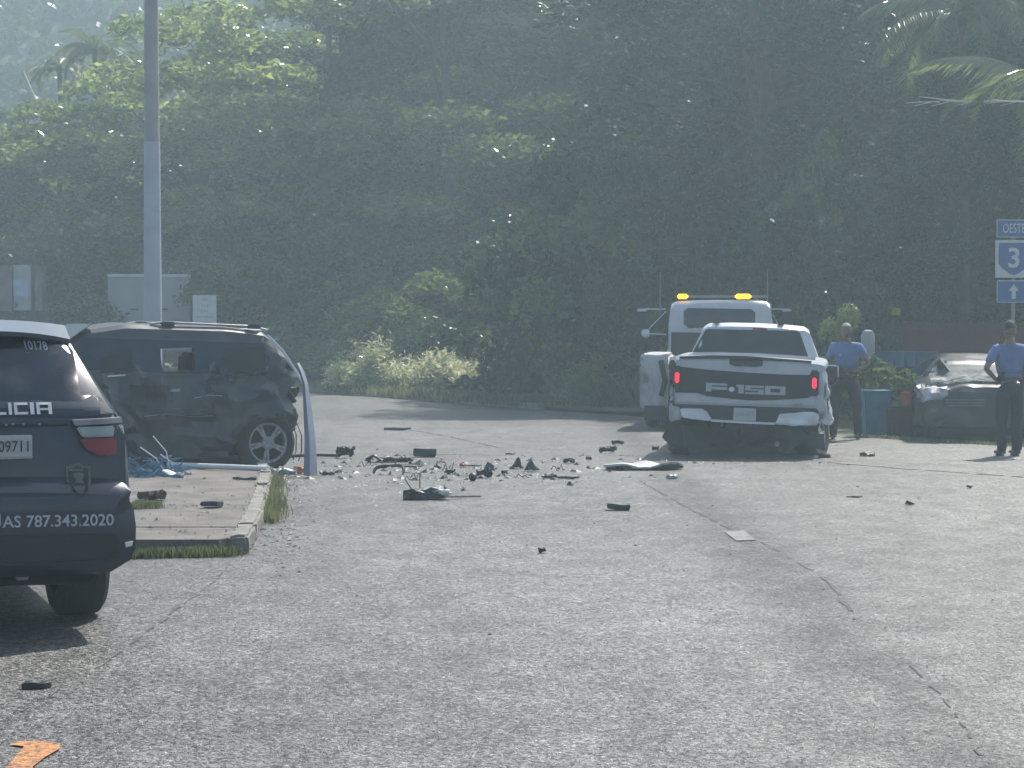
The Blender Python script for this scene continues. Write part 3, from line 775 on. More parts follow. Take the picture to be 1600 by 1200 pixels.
link(MB().tube([(0, 0, 0), b * .6, b, a], [.2, .16, .12, .07], 8).mesh(), 'trunk', M['palebark'], t, smooth=50)

# utility pole
pp = GX(239, 36.5)
t = root('utility_pole', 'round concrete utility pole, lower part painted paler, behind the wrecked vehicle', 'utility pole', (pp, 36.5, 0))
zc = AT(239, 222, 36.5).z
link(MB().lathe([(.160, -.1), (.150, 2.0), (.135, zc)], n=28).mesh(), 'painted_section', M['polep'], t, smooth=50)
link(MB().lathe([(.128, zc), (.112, 7.5), (.095, 11.0)], n=28).mesh(), 'upper_section', M['pole'], t, smooth=50)

# box truck
bw = 61.0; x0, x1 = GX(170, bw), GX(297, bw); zt = AT(170, 428, bw).z
t = root('box_truck', 'pale grey box truck parked far behind the utility pole', 'truck', ((x0 + x1) / 2, bw, 0), R(7.0))
w_ = (x1 - x0) / 2
link(B((0, 2.6, (zt + .95) / 2), (2 * w_, 5.2, zt - .95), .04), 'box_body', M['boxw'], t)
for s in (-1, 1):
    link(B((s * w_ * .5, -.012, (zt + .95) / 2), (w_ * .92, .025, zt - 1.25), .008), 'rear_door', M['boxw'], t)
    for q in (1.5, 2.1): link(B((s * w_ * .35, -.035, q), (.22, .02, .05)), 'latch', M['ink'], t)
link(B((0, -.02, zt - .05), (2 * w_ + .02, .06, .08), .01), 'top_rail', M['signw'], t)
link(B((-w_ - .05, .6, 2.0), (.04, .06, 1.0)), 'side_marker_post', M['bluesign'], t)
link(B((0, 2.4, .78), (.9, 5.6, .22), .02), 'chassis', M['under'], t)
link(B((0, 6.2, 1.35), (2.0, 1.9, 1.7), .12), 'cab', M['wpaint'], t)
for s in (-1, 1):
    for y in (1.2, 6.2): make_wheel(t, (s * w_ * .8, y, .42), .42, .25, s)
# small notice
nd = 57.; nx = GX(320, nd); zt2 = AT(320, 461, nd).z; zb2 = AT(320, 510, nd).z
t = root('notice_sign', 'small white notice with faint lines of writing, just right of the grey box truck', 'sign', (nx, nd, 0))
link(MB().tube([(0, .03, -.1), (0, .03, zb2 + .2)], .03, 8).mesh(), 'post', M['steel'], t)
link(B((0, 0, (zt2 + zb2) / 2), (.62, .02, zt2 - zb2), .005), 'panel', M['signw'], t)
hh = zt2 - zb2
rnd = random.Random(5)
for i, (w2, n_) in enumerate(((.16, 3), (.20, 3), (.20, 4), (.44, 9), (.46, 10))):    # writing too small to read: rows of strokes
    mb = MB()
    for k in range(n_):
        for q in range(2): mb.box((-w2 / 2 + w2 * (k + .5) / n_ + rnd.uniform(-.008, .008), -.013, zt2 - .125 - i * .15 + q * .03 - .015), (w2 / n_ * rnd.uniform(.4, .75), .003, .022))
    link(mb.mesh(), 'faded_lettering', M['grey'], t, kind='stuff')
# boarded structure at the far left
sd0 = 60.; X = lambda px: GX(px, sd0)
z1, z2 = AT(0, 415, sd0).z, AT(0, 486, sd0).z
t = root('roadside_kiosk', 'grey boarded roadside kiosk with a pale blue window, at the far left', 'kiosk', (X(20), sd0, 0))
O = X(20)
link(B((X(9) - O, .3, (z1 + z2) / 2), (.36, .6, z1 - z2), .01), 'side_panel', M['conc'], t)
link(B((X(60) - O, .3, (z1 + z2) / 2), (.22, .5, z1 - z2), .01), 'side_panel', M['conc'], t)
link(B((X(34) - O, .35, (z1 + z2) / 2 + .02), (.48, .5, z1 - z2), .01), 'centre_panel', M['boxw'], t)
link(B((X(33) - O, .08, AT(0, 450, sd0).z), (.44, .03, .46), .01), 'window', mat('pale_blue_pane', (.30, .38, .50), .4), t)
for px in (19, 53): link(B((X(px) - O, .2, z2 / 2 + .3), (.10, .10, z2 + .6)), 'post', M['under'], t)
link(B((X(-25) - O, .3, (z1 + z2) / 2), (.8, .5, z1 - z2), .01), 'rear_panel', M['boxw'], t)
link(B((X(15) - O, .3, z2 / 2), (2.0, .12, z2), .01), 'base', M['under'], t)

# dark red wall, planter row, bins, pots at the right
wd = 42.
t = root('painted_wall', 'long dark red wall in shade behind the damaged dark car', 'wall', (GX(1480, wd), wd, 0), R(-4))
link(B((.3, 0, .8), (4.8, .2, 1.66), .02), 'wall_face', M['redwall'], t)
link(B((.3, 0, 1.68), (4.9, .28, .09), .01), 'coping', M['redwall'], t)
link(MB().tube([(-1.0, -.1, 0), (-1.0, -.1, 2.0)], .015, 5).mesh(), 'tag_post', M['under'], t)
link(B((-1.0, -.12, 1.95), (.18, .03, .14)), 'yellow_tag', mat('yellow_tag', (.30, .26, .03), .6), t)
for k in range(6):
    px = 1371 + k * 17; d = 36.5
    o = link(MB().prism([(-.075, 0), (.075, 0), (.092, .26), (-.092, .26)], 'y', -.09, .09).mesh(bevel=.01), 'planter_box', M['bluewall'], None,
         (GX(px, d), d, 1.0), label='blue planter box on the shelf, ' + ['first', 'second', 'third', 'fourth', 'fifth', 'sixth'][k] + ' from the left', cat='planter', group='blue planter boxes on the shelf')
t = root('planter_shelf', 'low dark shelf that carries the blue planter boxes', 'shelf', (GX(1415, 36.5), 36.5, 0))
link(B((0, 0, .975), (1.35, .3, .04)), 'board', M['under'], t)
for s in (-1, 1): link(B((s * .62, 0, .48), (.06, .28, .96)), 'leg', M['under'], t)
def plant(px, d, z, s, label, leaf, i):
    me = crown_mesh(60 + i, .5, .24, .02, 14, 60, .11, .8)
    link(me, 'potted_plant', leaf, None, (GX(px, d), d, z), scale=s, label=label, cat='plant', group='plants by the bins')
bd = 33.6
t = root('blue_bin', 'light blue tapered plastic bin beside the officer near the pickup', 'bin', (GX(1367, bd), bd, 0), R(5))
link(MB().box((0, 0, .34), (.34, .34, .66), taper=1.22).mesh(bevel=.02), 'tub', M['bin'], t)
link(B((0, 0, .68), (.45, .45, .035), .01), 'rim', M['bin'], t)
t = root('dark_red_bin', 'dark red brown bin right of the light blue one', 'bin', (GX(1408, bd - .2), bd - .2, 0), R(3))
link(MB().box((0, 0, .22), (.40, .36, .44), taper=1.1).mesh(bevel=.02), 'tub', M['binred'], t)
link(B((0, 0, .45), (.46, .42, .03), .01), 'rim', M['binred'], t)
t = root('orange_pot', 'orange flower pot standing on the dark red bin', 'flower pot', (GX(1419, bd - .2), bd - .2, .468)); t.scale = (1.15, 1.15, 1.1)
link(MB().lathe([(.085, 0), (.10, .13), (.115, .14), (.115, .19), (.10, .19)], n=18).mesh(), 'pot', M['pot'], t, smooth=40)
plant(1367, bd, .68, 1.0, 'leafy plant growing out of the light blue bin', leafB, 1)
plant(1402, bd - .1, .46, .85, 'leafy plant beside the orange pot', leafC, 2)
plant(1419, bd - .2, .65, .7, 'small plant in the orange pot', leafB, 3)
plant(1440, bd + .9, .25, 1.15, 'dark plant behind the mirror of the damaged car', leafB, 4)
plant(1385, bd + 1.2, .35, 1.2, 'dense plant behind the two bins', leafB, 5)
t = root('white_gas_tank', 'pale upright tank standing behind the officer near the pickup', 'tank', (GX(1356, 36), 36, 0))
link(MB().lathe([(.09, 1.2), (.115, 1.24), (.115, 1.52), (.08, 1.6), (.03, 1.62)], n=18).mesh(), 'tank_body', M['boxw'], t, smooth=40)
link(MB().tube([(0, 0, 0), (0, 0, 1.22)], .03, 8).mesh(), 'stand', M['steel'], t)

# route sign
sd1 = 38.6; O = Vector((GX(1583, sd1), sd1, 0))
t = root('route_sign', 'blue and white route sign assembly on a metal post at the right edge', 'sign', O, R(2))
Z = lambda py: AT(1583, py, sd1).z
link(B((0, .03, Z(345) / 2), (.06, .05, Z(345)), .008), 'post', M['steel'], t)
def panel(py0, py1, w, m, border=None, nm='panel'):
    z0, z1 = Z(py1), Z(py0)
    o = link(B((0, 0, (z0 + z1) / 2), (w, .012, z1 - z0), .004), nm, border or m, t)
    return o, z0, z1
o, z0, z1 = panel(343, 371, .62, M['bluesign'], M['signw'], 'direction_panel')
link(B((0, -.008, (z0 + z1) / 2), (.59, .006, z1 - z0 - .03)), 'face', M['bluesign'], o)
link(flat_text('OESTE', -.20, -.012, z0 + .08, .40, .165, .004), 'lettering', M['signw'], o)
o, z0, z1 = panel(375, 434, .66, M['signw'], None, 'route_shield_panel')
sh = [(-.26, z1 - .05), (.26, z1 - .05), (.275, z1 - .12), (.272, z0 + .26), (.21, z0 + .17), (.08, z0 + .075), (0, z0 + .045), (-.08, z0 + .075), (-.21, z0 + .17), (-.272, z0 + .26), (-.275, z1 - .12)]
link(MB().prism(sh, 'y', -.014, -.008).mesh(), 'shield', M['bluesign'], o)
link(flat_text('3', -.10, -.016, z0 + .175, .20, .36, .004, bold=.02), 'lettering', M['signw'], o)
o, z0, z1 = panel(438, 473, .60, M['bluesign'], M['signw'], 'arrow_panel')
link(B((0, -.008, (z0 + z1) / 2), (.57, .006, z1 - z0 - .03)), 'face', M['bluesign'], o)
zc = (z0 + z1) / 2
link(MB().prism([(-.035, zc - .13), (.035, zc - .13), (.035, zc + .01), (.09, zc + .01), (0, zc + .13), (-.09, zc + .01), (-.035, zc + .01)], 'y', -.016, -.012).mesh(), 'arrow', M['signw'], o)
# ------------------------------------------------------------------ block lettering
BLK = {
 'P': [(0, 0, .22, 1), (.22, .8, 1, 1), (.22, .36, 1, .54), (.8, .54, 1, .8)],
 'O': [(0, 0, .22, 1), (.78, 0, 1, 1), (.22, .8, .78, 1), (.22, 0, .78, .2)],
 'L': [(0, 0, .22, 1), (.22, 0, 1, .2)], 'I': [(0, 0, 1, 1)],
 'C': [(0, 0, .22, 1), (.22, .8, 1, 1), (.22, 0, 1, .2)],
 'A': [(0, 0, .22, 1), (.78, 0, 1, 1), (.22, .8, .78, 1), (.22, .34, .78, .5)],
 'F': [(0, 0, .26, 1), (.26, .74, 1, 1), (.26, .26, 1, .58)],
 '5': [(0, .76, 1, 1), (0, .58, .3, .76), (0, .40, 1, .58), (.72, .22, 1, .40), (0, 0, 1, .22)],
 '1': [(.30, 0, 1, 1), (0, .74, .30, 1)],
 '0': [(0, 0, .26, 1), (.74, 0, 1, 1), (.26, .72, .74, 1), (.26, 0, .74, .28)],
}
def block_letter(ch, x, z, w, h, bvh, off=.006, slant=0., tilt=0.):
    V, Fc, E = [], [], []
    for x0, z0, x1, z1 in BLK[ch]:
        n = len(V); V += [(x + a * w + b * h * slant, z + b * h + (x + a * w) * tilt) for a, b in ((x0, z0), (x1, z0), (x1, z1), (x0, z1))]
        Fc.append((n, n + 1, n + 2, n + 3)); E += [(n + i, n + (i + 1) % 4) for i in range(4)]
    return conform(V, Fc, E, bvh, 'y', off, .001)

# ------------------------------------------------------------------ police utility vehicle, near left
TH = R(20); C0 = Vector((-2.954, 11.8, 0))
pol = root('police_vehicle', 'dark blue police utility vehicle seen from behind at the left edge', 'police car', C0, TH)
st = [(-.02, .42, .70, .80, .83, .79), (.02, .36, .76, .84, .915, .86), (.08, .36, .80, .88, .90, .84), (.10, .34, 1.0, 1.20, .895, .84), (.15, .34, 1.16, 1.28, .90, .80), (.50, .33, 1.19, 1.65, .905, .645),
      (.62, .32, 1.19, 1.715, .905, .63), (1.2, .32, 1.18, 1.75, .91, .65), (2.6, .32, 1.16, 1.76, .91, .65), (3.05, .32, 1.14, 1.67, .91, .66),
      (3.75, .32, 1.08, 1.17, .90, .74), (4.6, .33, .98, 1.04, .88, .76), (4.9, .36, .85, .90, .80, .70)]
body = car_loft(st)
arches = [MB().lathe([(.43, s * 1.2), (.43, s * .60)] if s < 0 else [(.43, .60), (.43, 1.2)], (0, y, .39), 28, 'x').mesh() for s in (-1, 1) for y in (1.02, 4.02)]
body = boolean(body, arches)
link(body, 'body', M['navy'], pol, smooth=32)
bv = bvh_of(body); PL = local_from_px(pol, .08)
def pp_(pts, **k): return patch([PL(*p) for p in pts], bv, **k)
link(pp_([(-300, 652), (186, 652), (181, 640), (168, 606), (146, 568), (124, 540), (112, 528), (-210, 527), (-262, 600)], step=.1, off=.005), 'rear_window', M['tint'], pol, smooth=40)
def lamp(pts, y0, y1, nm, m, mirror=False, bev=.008):
    P_ = [PL(*p) for p in pts]
    if mirror: P_ = [(-x, z) for x, z in P_][::-1]
    me = MB().prism(P_, 'y', y0, y1).mesh(bevel=bev); subdiv(me, .05, 5)
    displace(me, lambda p: Vector((0, .9 * max(0, abs(p.x) - .70) ** 2 * 3.2, 0)))       # wraps round the rear corner
    return link(me, nm, m, pol, smooth=35)
for mir in (False, True):
    lamp([(112, 656), (192, 652), (194, 661), (116, 665)], .05, .2, 'chrome_strip', M['steel'], mir, .004)
    lamp([(118, 667), (180, 665), (180, 682), (128, 684)], .055, .2, 'reverse_lamp', M['clear'], mir)
    lamp([(182, 665), (195, 664), (198, 682), (182, 682)], .052, .25, 'corner_lamp', M['wpaint'], mir)
    lamp([(122, 685.5), (198, 683.5), (200, 700), (199, 712), (152, 711), (134, 702)], .05, .25, 'taillight', M['red'], mir)
# liftgate shut line, lower crease, bumper skins
link(pp_([(-300, 838), (175, 832), (182, 862), (166, 893), (140, 908), (-290, 920)], off=.016, thick=.03, step=.1), 'lower_bumper_skin', M['blackp'], pol, smooth=40)
link(pp_([(190, 845), (203, 843), (202, 850), (191, 852)], off=.03, thick=.02), 'reflector', M['signw'], pol)
link(pp_([(-290, 668), (104, 661), (106, 664), (-290, 672)], off=.012), 'liftgate_trim', M['blackp'], pol)
mb = MB()
for px, py in ((9, 664), (19, 663), (36, 663), (61, 663)):
    x, z = PL(px, py); mb.box((x, .06, z), (.012, .02, .010))
link(mb.mesh(), 'small_emblem', M['steel'], pol, kind='stuff')
# spoiler
sp = [(-.60, .36, 1.668), (.60, .36, 1.668), (.60, .36, 1.70), (-.60, .36, 1.70)]
mb = MB(); n = 14; V = []
for i in range(n + 1):
    x = -.63 + 1.26 * i / n; e = (abs(x) / .63) ** 3
    V += [(x, .42 + .08 * e, 1.675 - .05 * e), (x, .42 + .08 * e, 1.70 - .05 * e), (x, .72, 1.765 - .035 * e), (x, .62, 1.69 - .03 * e)]
Fc = []
for i in range(n):
    for k in range(4): Fc.append((i * 4 + k, (i + 1) * 4 + k, (i + 1) * 4 + (k + 1) % 4, i * 4 + (k + 1) % 4))
Fc += [(0, 1, 2, 3), (n * 4 + 3, n * 4 + 2, n * 4 + 1, n * 4)]
link(mb.add(V, Fc).mesh(), 'spoiler', M['navy'], pol, smooth=40)
# side glass
for s, dn in ((1, '-x'), (-1, 'x')):
    link(patch([(.75, 1.27), (1.5, 1.25), (1.5, 1.64), (.95, 1.64)], bv, dn, off=.004, yd=4), 'side_window', M['tint'], pol)
    link(patch([(1.58, 1.25), (2.4, 1.24), (2.4, 1.66), (1.58, 1.65)], bv, dn, off=.004, yd=4), 'side_window', M['tint'], pol)
    link(patch([(2.48, 1.24), (3.45, 1.20), (2.98, 1.60), (2.48, 1.66)], bv, dn, off=.004, yd=4), 'side_window', M['tint'], pol)
    link(B((s * .93, 3.15, 1.15), (.12, .1, .13), .03), 'mirror', M['navy'], pol)
make_wheel(pol, (.73, 1.0, .39), .39, .30, 1); make_wheel(pol, (-.73, 1.0, .39), .39, .30, -1)
make_wheel(pol, (.74, 4.02, .385), .385, .27, 1); make_wheel(pol, (-.74, 4.02, .385), .385, .27, -1)
link(B((0, 2.4, .35), (1.2, 4.2, .16), .03), 'floor_pan', M['under'], pol)
link(MB().tube([(.3, .1, .34), (.3, .8, .36)], .035, 10).mesh(), 'exhaust', M['steel'], pol)
# lettering
x0, z0 = PL(-46, 649); x1, _ = PL(83, 649); wl_ = (x1 - x0)
xs = [PL(p, 649)[0] for p in (-60, -36, -12, 15, 24, 49, 59)]; ws = [PL(p, 649)[0] for p in (-41, -17, 11, 20, 45, 55, 83)]
for ch, a, b in zip('POLICIA', xs, ws):
    link(block_letter(ch, a, z0, b - a, .064, bv, off=.012), 'letter_' + ch.lower(), M['white'], pol)
a = PL(0, 822); b = PL(172, 818)
link(text_on('AS 787.343.2020', a[0], a[1], b[0] - a[0], .064, bv, off=.02, rot=math.atan2(b[1] - a[1], b[0] - a[0]), bold=.006), 'phone_lettering', M['white'], pol)
a = PL(-118, 823)
link(text_on('EMERGENCI', a[0], a[1], PL(-3, 822)[0] - a[0], .064, bv, off=.02, rot=.01, bold=.006), 'phone_lettering', M['white'], pol)
a = PL(51, 547); b = PL(89, 550)
link(text_on('10178', a[0], a[1], b[0] - a[0], .05, bv, off=.010, rot=-.05, bold=.004, shear=-.25), 'unit_number', M['grey'], pol)
a = PL(-32, 718); b = PL(49, 679)
o = link(B(((a[0] + b[0]) / 2, .045, (a[1] + b[1]) / 2), (b[0] - a[0], .012, b[1] - a[1]), .004), 'licence_plate', M['plate'], pol)
a2 = PL(-4, 706)
link(flat_text('09711', a2[0], .036, a2[1], PL(43, 700)[0] - a2[0], .062, .004), 'plate_number', M['ink'], o)
link(flat_text('G', PL(-24, 706)[0], .036, a2[1], .03, .062, .004), 'plate_number', M['ink'], o)
link(B(((a[0] + b[0]) / 2, .036, a[1] + .012), (b[0] - a[0] - .02, .004, .006)), 'plate_frame', M['grey'], o)
# door shield
sh = [(103, 729), (112, 728), (121, 723), (131, 728), (141, 729), (141, 748), (136, 764), (122, 778), (108, 765), (103, 750)]
o = link(pp_(sh, off=.008), 'emblem', M['badge'], pol)
cx = 122; sh2 = [(cx + (p[0] - cx) * .82, 749 + (p[1] - 749) * .84) for p in sh]
link(pp_(sh2, off=.011), 'emblem_field', M['badge2'], o)
link(pp_([(113, 741), (118, 738), (127, 738), (131, 741), (127, 750), (130, 754), (114, 754), (118, 750)], off=.014), 'emblem_crest', M['badge'], o)
x, z = PL(108, 736); link(text_on('POLICIA', x, z, .075, .012, bv, off=.014), 'emblem_lettering', M['grey'], o)

# ------------------------------------------------------------------ wrecked dark suv, left
TH = R(114); cl = G(415, 738)
ax = Vector((math.cos(TH), math.sin(TH), 0)); C1 = cl + ax * .86
C1.z = 0
suv = root('wrecked_vehicle', 'wrecked dark utility vehicle, side crushed and rear torn off, standing across the pavement', 'wrecked car', C1, TH, tilt=(R(2.0), 0))
st = [(-.52, .62, .84, .95, .70, .62), (-.44, .52, 1.05, 1.12, .84, .76), (-.30, .46, 1.14, 1.34, .90, .72), (-.12, .42, 1.16, 1.56, .92, .69), (.02, .40, 1.16, 1.64, .92, .69), (.38, .30, 1.15, 1.67, .93, .68),
      (.5, .10, 1.15, 1.675, .93, .68), (1.65, .10, 1.12, 1.67, .93, .68), (2.05, .10, 1.11, 1.60, .93, .68), (2.65, .2, 1.06, 1.12, .92, .72), (3.4, .36, .98, 1.03, .90, .74), (3.75, .40, .82, .90, .80, .66)]
outer = car_loft(st); inner = car_loft(st, .055)
arch = [MB().lathe([(.335, a), (.335, b)], (0, y, .31), 28, 'x').mesh() for a, b in ((-1.3, -.6), (.6, 1.3)) for y in (0, 2.65)]
SLf = local_from_px(suv, -.80, 'x')
def win(pxs): return [SLf(*p) for p in pxs]
W1 = win([(352, 545), (404, 541), (416, 552), (418, 578), (352, 584)])
W2 = win([(252, 545), (304, 543), (304, 580), (252, 581)])
W3 = win([(157, 560), (205, 545), (205, 583), (155, 586)])
cut = arch + [MB().prism(w, 'x', -1.6, 0).mesh() for w in (W1, W2, W3)]
FRf = local_from_px(suv, .82, 'x')
cut += [MB().prism([FRf(*p) for p in [(246, 541), (308, 540), (308, 584), (246, 584)]], 'x', 0, 1.6).mesh(), MB().prism([(1.0 - .95, 1.16), (.75, 1.16), (.75, 1.46), (.15, 1.46)], 'x', 0.1, 1.6).mesh()]
cut.append(MB().prism([(-.62, .78), (-.16, 1.12), (.02, 1.56), (-.62, 1.56)][::1], 'x', -.62, .62).mesh())      # rear opening
cut.append(MB().prism([(-.72, .30), (-.36, .36), (-.33, .75), (-.28, .92), (-.38, 1.12), (-.72, 1.2)], 'x', -1.3, 1.3).mesh())
cut.append(MB().prism([(-.62, .72), (-.30, .72), (-.30, 1.10), (-.62, 1.3)], 'x', -.7, .7).mesh())
shell = boolean(boolean(outer, [inner]), cut)
bm = bmesh.new(); bm.from_mesh(shell)
for zc in (1.125, 1.50): bmesh.ops.bisect_plane(bm, geom=bm.verts[:] + bm.edges[:] + bm.faces[:], plane_co=(0, 0, zc), plane_no=(0, 0, 1))
bm.to_mesh(shell); bm.free()
subdiv(shell, .11, 5)
for p in shell.polygons:
    c = p.center
    if abs(c.x) > .62 and 1.125 < c.z < 1.50 and .0 < c.y < 2.3 and abs(p.normal.z) < .7: p.material_index = 1
    elif c.x < -.5 and c.y < .05 and noise.noise(c * 7) > .30: p.material_index = 2
def crumple(p):
    if p.x < -.3:
        k = max(0, 1 - max(0, p.z - 1.15) / .25) * (1 if p.y < 3.2 else .4)
        v = nvec(p, 1.9, 1) * .09 + nvec(p, 5, 2) * .042 + Vector((.14 * (.45 - abs(noise.noise(Vector((p.y * 1.7, p.z * 2.6, 5))) * 2)), 0, 0))
        rear = max(0, .2 - p.y) * .25
        return Vector((abs(v.x) * k + rear * noise.noise(p * 5) * .8, v.y * k * .6 + rear * noise.noise(p * 6 + Vector((3, 0, 0))) * .6, v.z * k * .35))
    r_ = max(0, .1 - p.y) * .25
    return nvec(p, 5, 3) * r_ * .5
displace(shell, crumple)
link(shell, 'body', [M['dkpaint'], M['tint'], M['primer']], suv, smooth=20)
bs = bvh_of(shell)
def glass(w, nm, x, m):
    link(MB().prism(w, 'x', x - .003, x + .003).mesh(), nm, m, suv)
glass(W1, 'cracked_window', -.78, M['tint']); glass(W3, 'side_window', -.79, M['tint']); 
# door seams, side moulding, handle as strips that follow the dented side
def side_strip(pts, w, m, nm, off=.006):
    P_ = [SLf(*p) for p in pts]; poly = [(a, b + w / 2) for a, b in P_] + [(a, b - w / 2) for a, b in P_[::-1]]
    link(patch(poly, bs, 'x', off=off, thick=.01, step=.1, yd=3), nm, m, suv)
side_strip([(238, 588), (300, 588), (345, 586), (430, 580)], .012, M['ink'], 'window_line')
side_strip([(230, 640), (300, 640), (380, 646)], .035, M['dkpaint'], 'side_moulding', .02)
side_strip([(222, 650), (260, 646), (300, 651), (330, 649)], .008, M['steel'], 'scratch')
side_strip([(300, 622), (322, 617), (345, 618)], .007, M['grey'], 'scratch')
side_strip([(262, 610), (278, 609)], .03, M['steel'], 'door_handle', .03)
side_strip([(166, 588), (195, 586)], .014, M['signw'], 'mirror_highlight', .03)  # white strip paints in the highlight seen at the mirror
for px in (235, 330):
    a = SLf(px, 590); b = SLf(px + 4, 700)
    link(patch([(a[0], a[1]), (a[0] + .012, a[1]), (b[0] + .012, b[1]), (b[0], b[1])], bs, 'x', off=.004, thick=.008, step=.1, yd=3), 'door_gap', M['ink'], suv)
# roof rails with their feet
for s in (-1, 1):
    link(MB().tube([(s * .60, -.02, 1.66), (s * .61, .10, 1.695), (s * .61, 1.2, 1.705), (s * .60, 1.35, 1.68)], .013, 8).mesh(), 'roof_rail', M['steel'], suv, smooth=50)
    for y in (.12, 1.15): link(B((s * .61, y, 1.69), (.06, .17, .05), .015), 'rail_foot', M['blackp'], suv)
link(B((0, -.02, 1.655), (1.2, .12, .022), .01, Matrix.Rotation(R(-14), 3, 'X')), 'bent_spoiler', M['chrome'], suv)
link(MB().tube([(-.70, -.02, 1.60), (-.76, -.20, 1.42), (-.80, -.36, 1.18), (-.82, -.46, 1.02)], [.018, .016, .016, .02], 6).mesh(), 'bare_pillar_edge', M['chrome'], suv, smooth=50)
link(B((0, 2.4, 1.385), (1.26, .9, .008), 0, Matrix.Rotation(R(-37), 3, 'X')), 'windscreen', M['tint'], suv)
# lifted bonnet corner seen over the police vehicle
link(displace(subdiv(B((-.55, 3.25, 1.16), (.9, 1.0, .03), .01, Matrix.Rotation(R(-14), 3, 'X')), .15), lambda p: nvec(p, 3) * .08), 'buckled_bonnet', M['crumpled'], suv, smooth=30)
# interior
for x in (-.36, .36):
    for y in (.85, 1.75):
        o = link(B((x, y, .72), (.48, .5, .16), .05), 'seat_cushion', M['interior'], suv)
        link(B((x, y - .22, 1.05), (.46, .14, .62), .05), 'seat_back', M['interior'], suv)
        if y > 1 and x < 0: link(B((x, y - .26, 1.36), (.26, .09, .16), .035), 'headrest', M['interior'], suv)
link(B((0, 2.5, .95), (1.5, .45, .3), .08), 'dashboard', M['interior'], suv)
link(B((0, 1.6, .42), (1.5, 3.9, .1), .02), 'floor_pan', M['under'], suv)
link(B((0, 0, .36), (1.4, .12, .12), .02), 'rear_axle', M['under'], suv)
link(MB().lathe([(.10, 0), (.16, .06), (.10, .16)], (-.2, -.1, .36), 12).mesh(), 'differential', M['under'], suv)
make_wheel(suv, (-.80, 0, .345), .345, .25, -1, rot=(.4, 0, R(3)), spokes=5, rimr=.235)
make_wheel(suv, (.80, 0, .345), .345, .25, 1); make_wheel(suv, (-.80, 2.65, .345), .345, .25, -1); make_wheel(suv, (.80, 2.65, .345), .345, .25, 1)
# hanging rear bits
rnd = random.Random(11)
for k in range(9):
    c = Vector((rnd.uniform(-.78, -.3), rnd.uniform(-.44, -.28), rnd.uniform(.42, .98)))
    rt = Matrix.Rotation(rnd.uniform(0, 6), 3, Vector((rnd.random(), rnd.random(), rnd.random())).normalized())
    link(displace(subdiv(B(c, (rnd.uniform(.12, .3), .03, rnd.uniform(.08, .2)), 0, rt), .06), lambda p: nvec(p, 8, k) * .05), 'torn_sheet_metal', [M['dblack'], M['dkpaint'], M['primer']][k % 3], suv, smooth=30)
for k in range(3):
    x = -.55 + .2 * k
    link(MB().tube([(x, -.45, .6), (x - .03, -.52, .42), (x + .05, -.55, .22), (x, -.50, .12)], .008, 5).mesh(), 'dangling_wire', M['ink'], suv)
# the tall bent bumper skin still hanging on the rear corner
MI = mat4(suv).inverted(); V = []; n = 22
for i in range(n + 1):
    t = i / n
    py = 567 + (743 - 567) * t
    pl = np.interp(py, [567, 580, 600, 640, 690, 745], [463, 467, 473, 474, 476, 474]); pr = np.interp(py, [567, 580, 600, 640, 690, 745], [467, 475, 481, 487, 493, 496])
    d_ = 25.2 - .75 * t ** .6
    a = AT(pl, py, d_); b = AT(pr, py, d_ + .05); a.z = max(a.z, .012); b.z = max(b.z, .012)
    m_ = (a + b) / 2 + Vector((0, -.06, 0))
    bk = Vector((0, .035, 0))
    V += [MI @ q for q in (a, m_, b, b + bk, m_ + bk, a + bk)]
Fc = []
for i in range(n):
    for k in range(6): Fc.append((i * 6 + k, i * 6 + (k + 1) % 6, (i + 1) * 6 + (k + 1) % 6, (i + 1) * 6 + k))
Fc += [tuple(range(6)), tuple(range((n + 1) * 6 - 1, n * 6 - 1, -1))]
o = link(MB().add(V, Fc).mesh(), 'hanging_bumper', M['bluestrip'], suv, smooth=60); o['label'] = 'pale blue bent bumper skin hanging down to the road'

# ------------------------------------------------------------------ white pickup
TH = R(-8); PD = 28.2
pk = root('white_pickup', 'white pickup truck seen from behind, rear wheels splayed under a broken axle', 'pickup truck', (GX(1167, PD), PD, 0), TH, tilt=(0, R(2.2)))
st = [(0, .60, 1.12, 1.24, .96, .955), (.06, .52, 1.17, 1.285, .995, .985), (1.78, .50, 1.18, 1.30, 1.0, .98), (1.80, .48, 1.16, 1.29, 1.0, .92), (3.9, .46, 1.12, 1.24, 1.0, .90), (5.1, .46, 1.08, 1.16, .98, .86), (5.35, .5, .98, 1.08, .90, .8)]
lower = car_loft(st)
cabs = [(1.82, 1.0, 1.14, 1.20, .93, .90), (1.95, 1.0, 1.2, 1.50, .93, .80), (2.02, 1.0, 1.22, 1.66, .93, .745), (2.12, 1.0, 1.22, 1.715, .93, .72), (3.3, 1.0, 1.2, 1.715, .93, .72), (3.5, 1.0, 1.18, 1.64, .93, .73), (4.2, 1.0, 1.10, 1.16, .90, .80)]
arch = [MB().lathe([(.44, a), (.44, b)], (0, y, .40), 28, 'x').mesh() for a, b in ((-1.4, -.66), (.66, 1.4)) for y in (1.05, 4.5)]
bed = B((0, .93, 1.15), (1.66, 1.62, .9))
lower = boolean(lower, arch + [bed])
subdiv(lower, .2, 4)
displace(lower, lambda p: nvec(p, 3.5) * (.05 if (p.x > .9 and p.y < 1.6 and p.z < 1.1) else 0) + (Vector((.05 * max(0, 1 - abs(p.z - .66) / .3) * max(0, 1 - abs(p.y - .3) / .6), 0, 0)) if p.x > .9 else Vector((0, 0, 0))))
link(lower, 'body', M['wpaint'], pk, smooth=30)
cab = car_loft(cabs); link(cab, 'cab', M['wpaint'], pk, smooth=35)
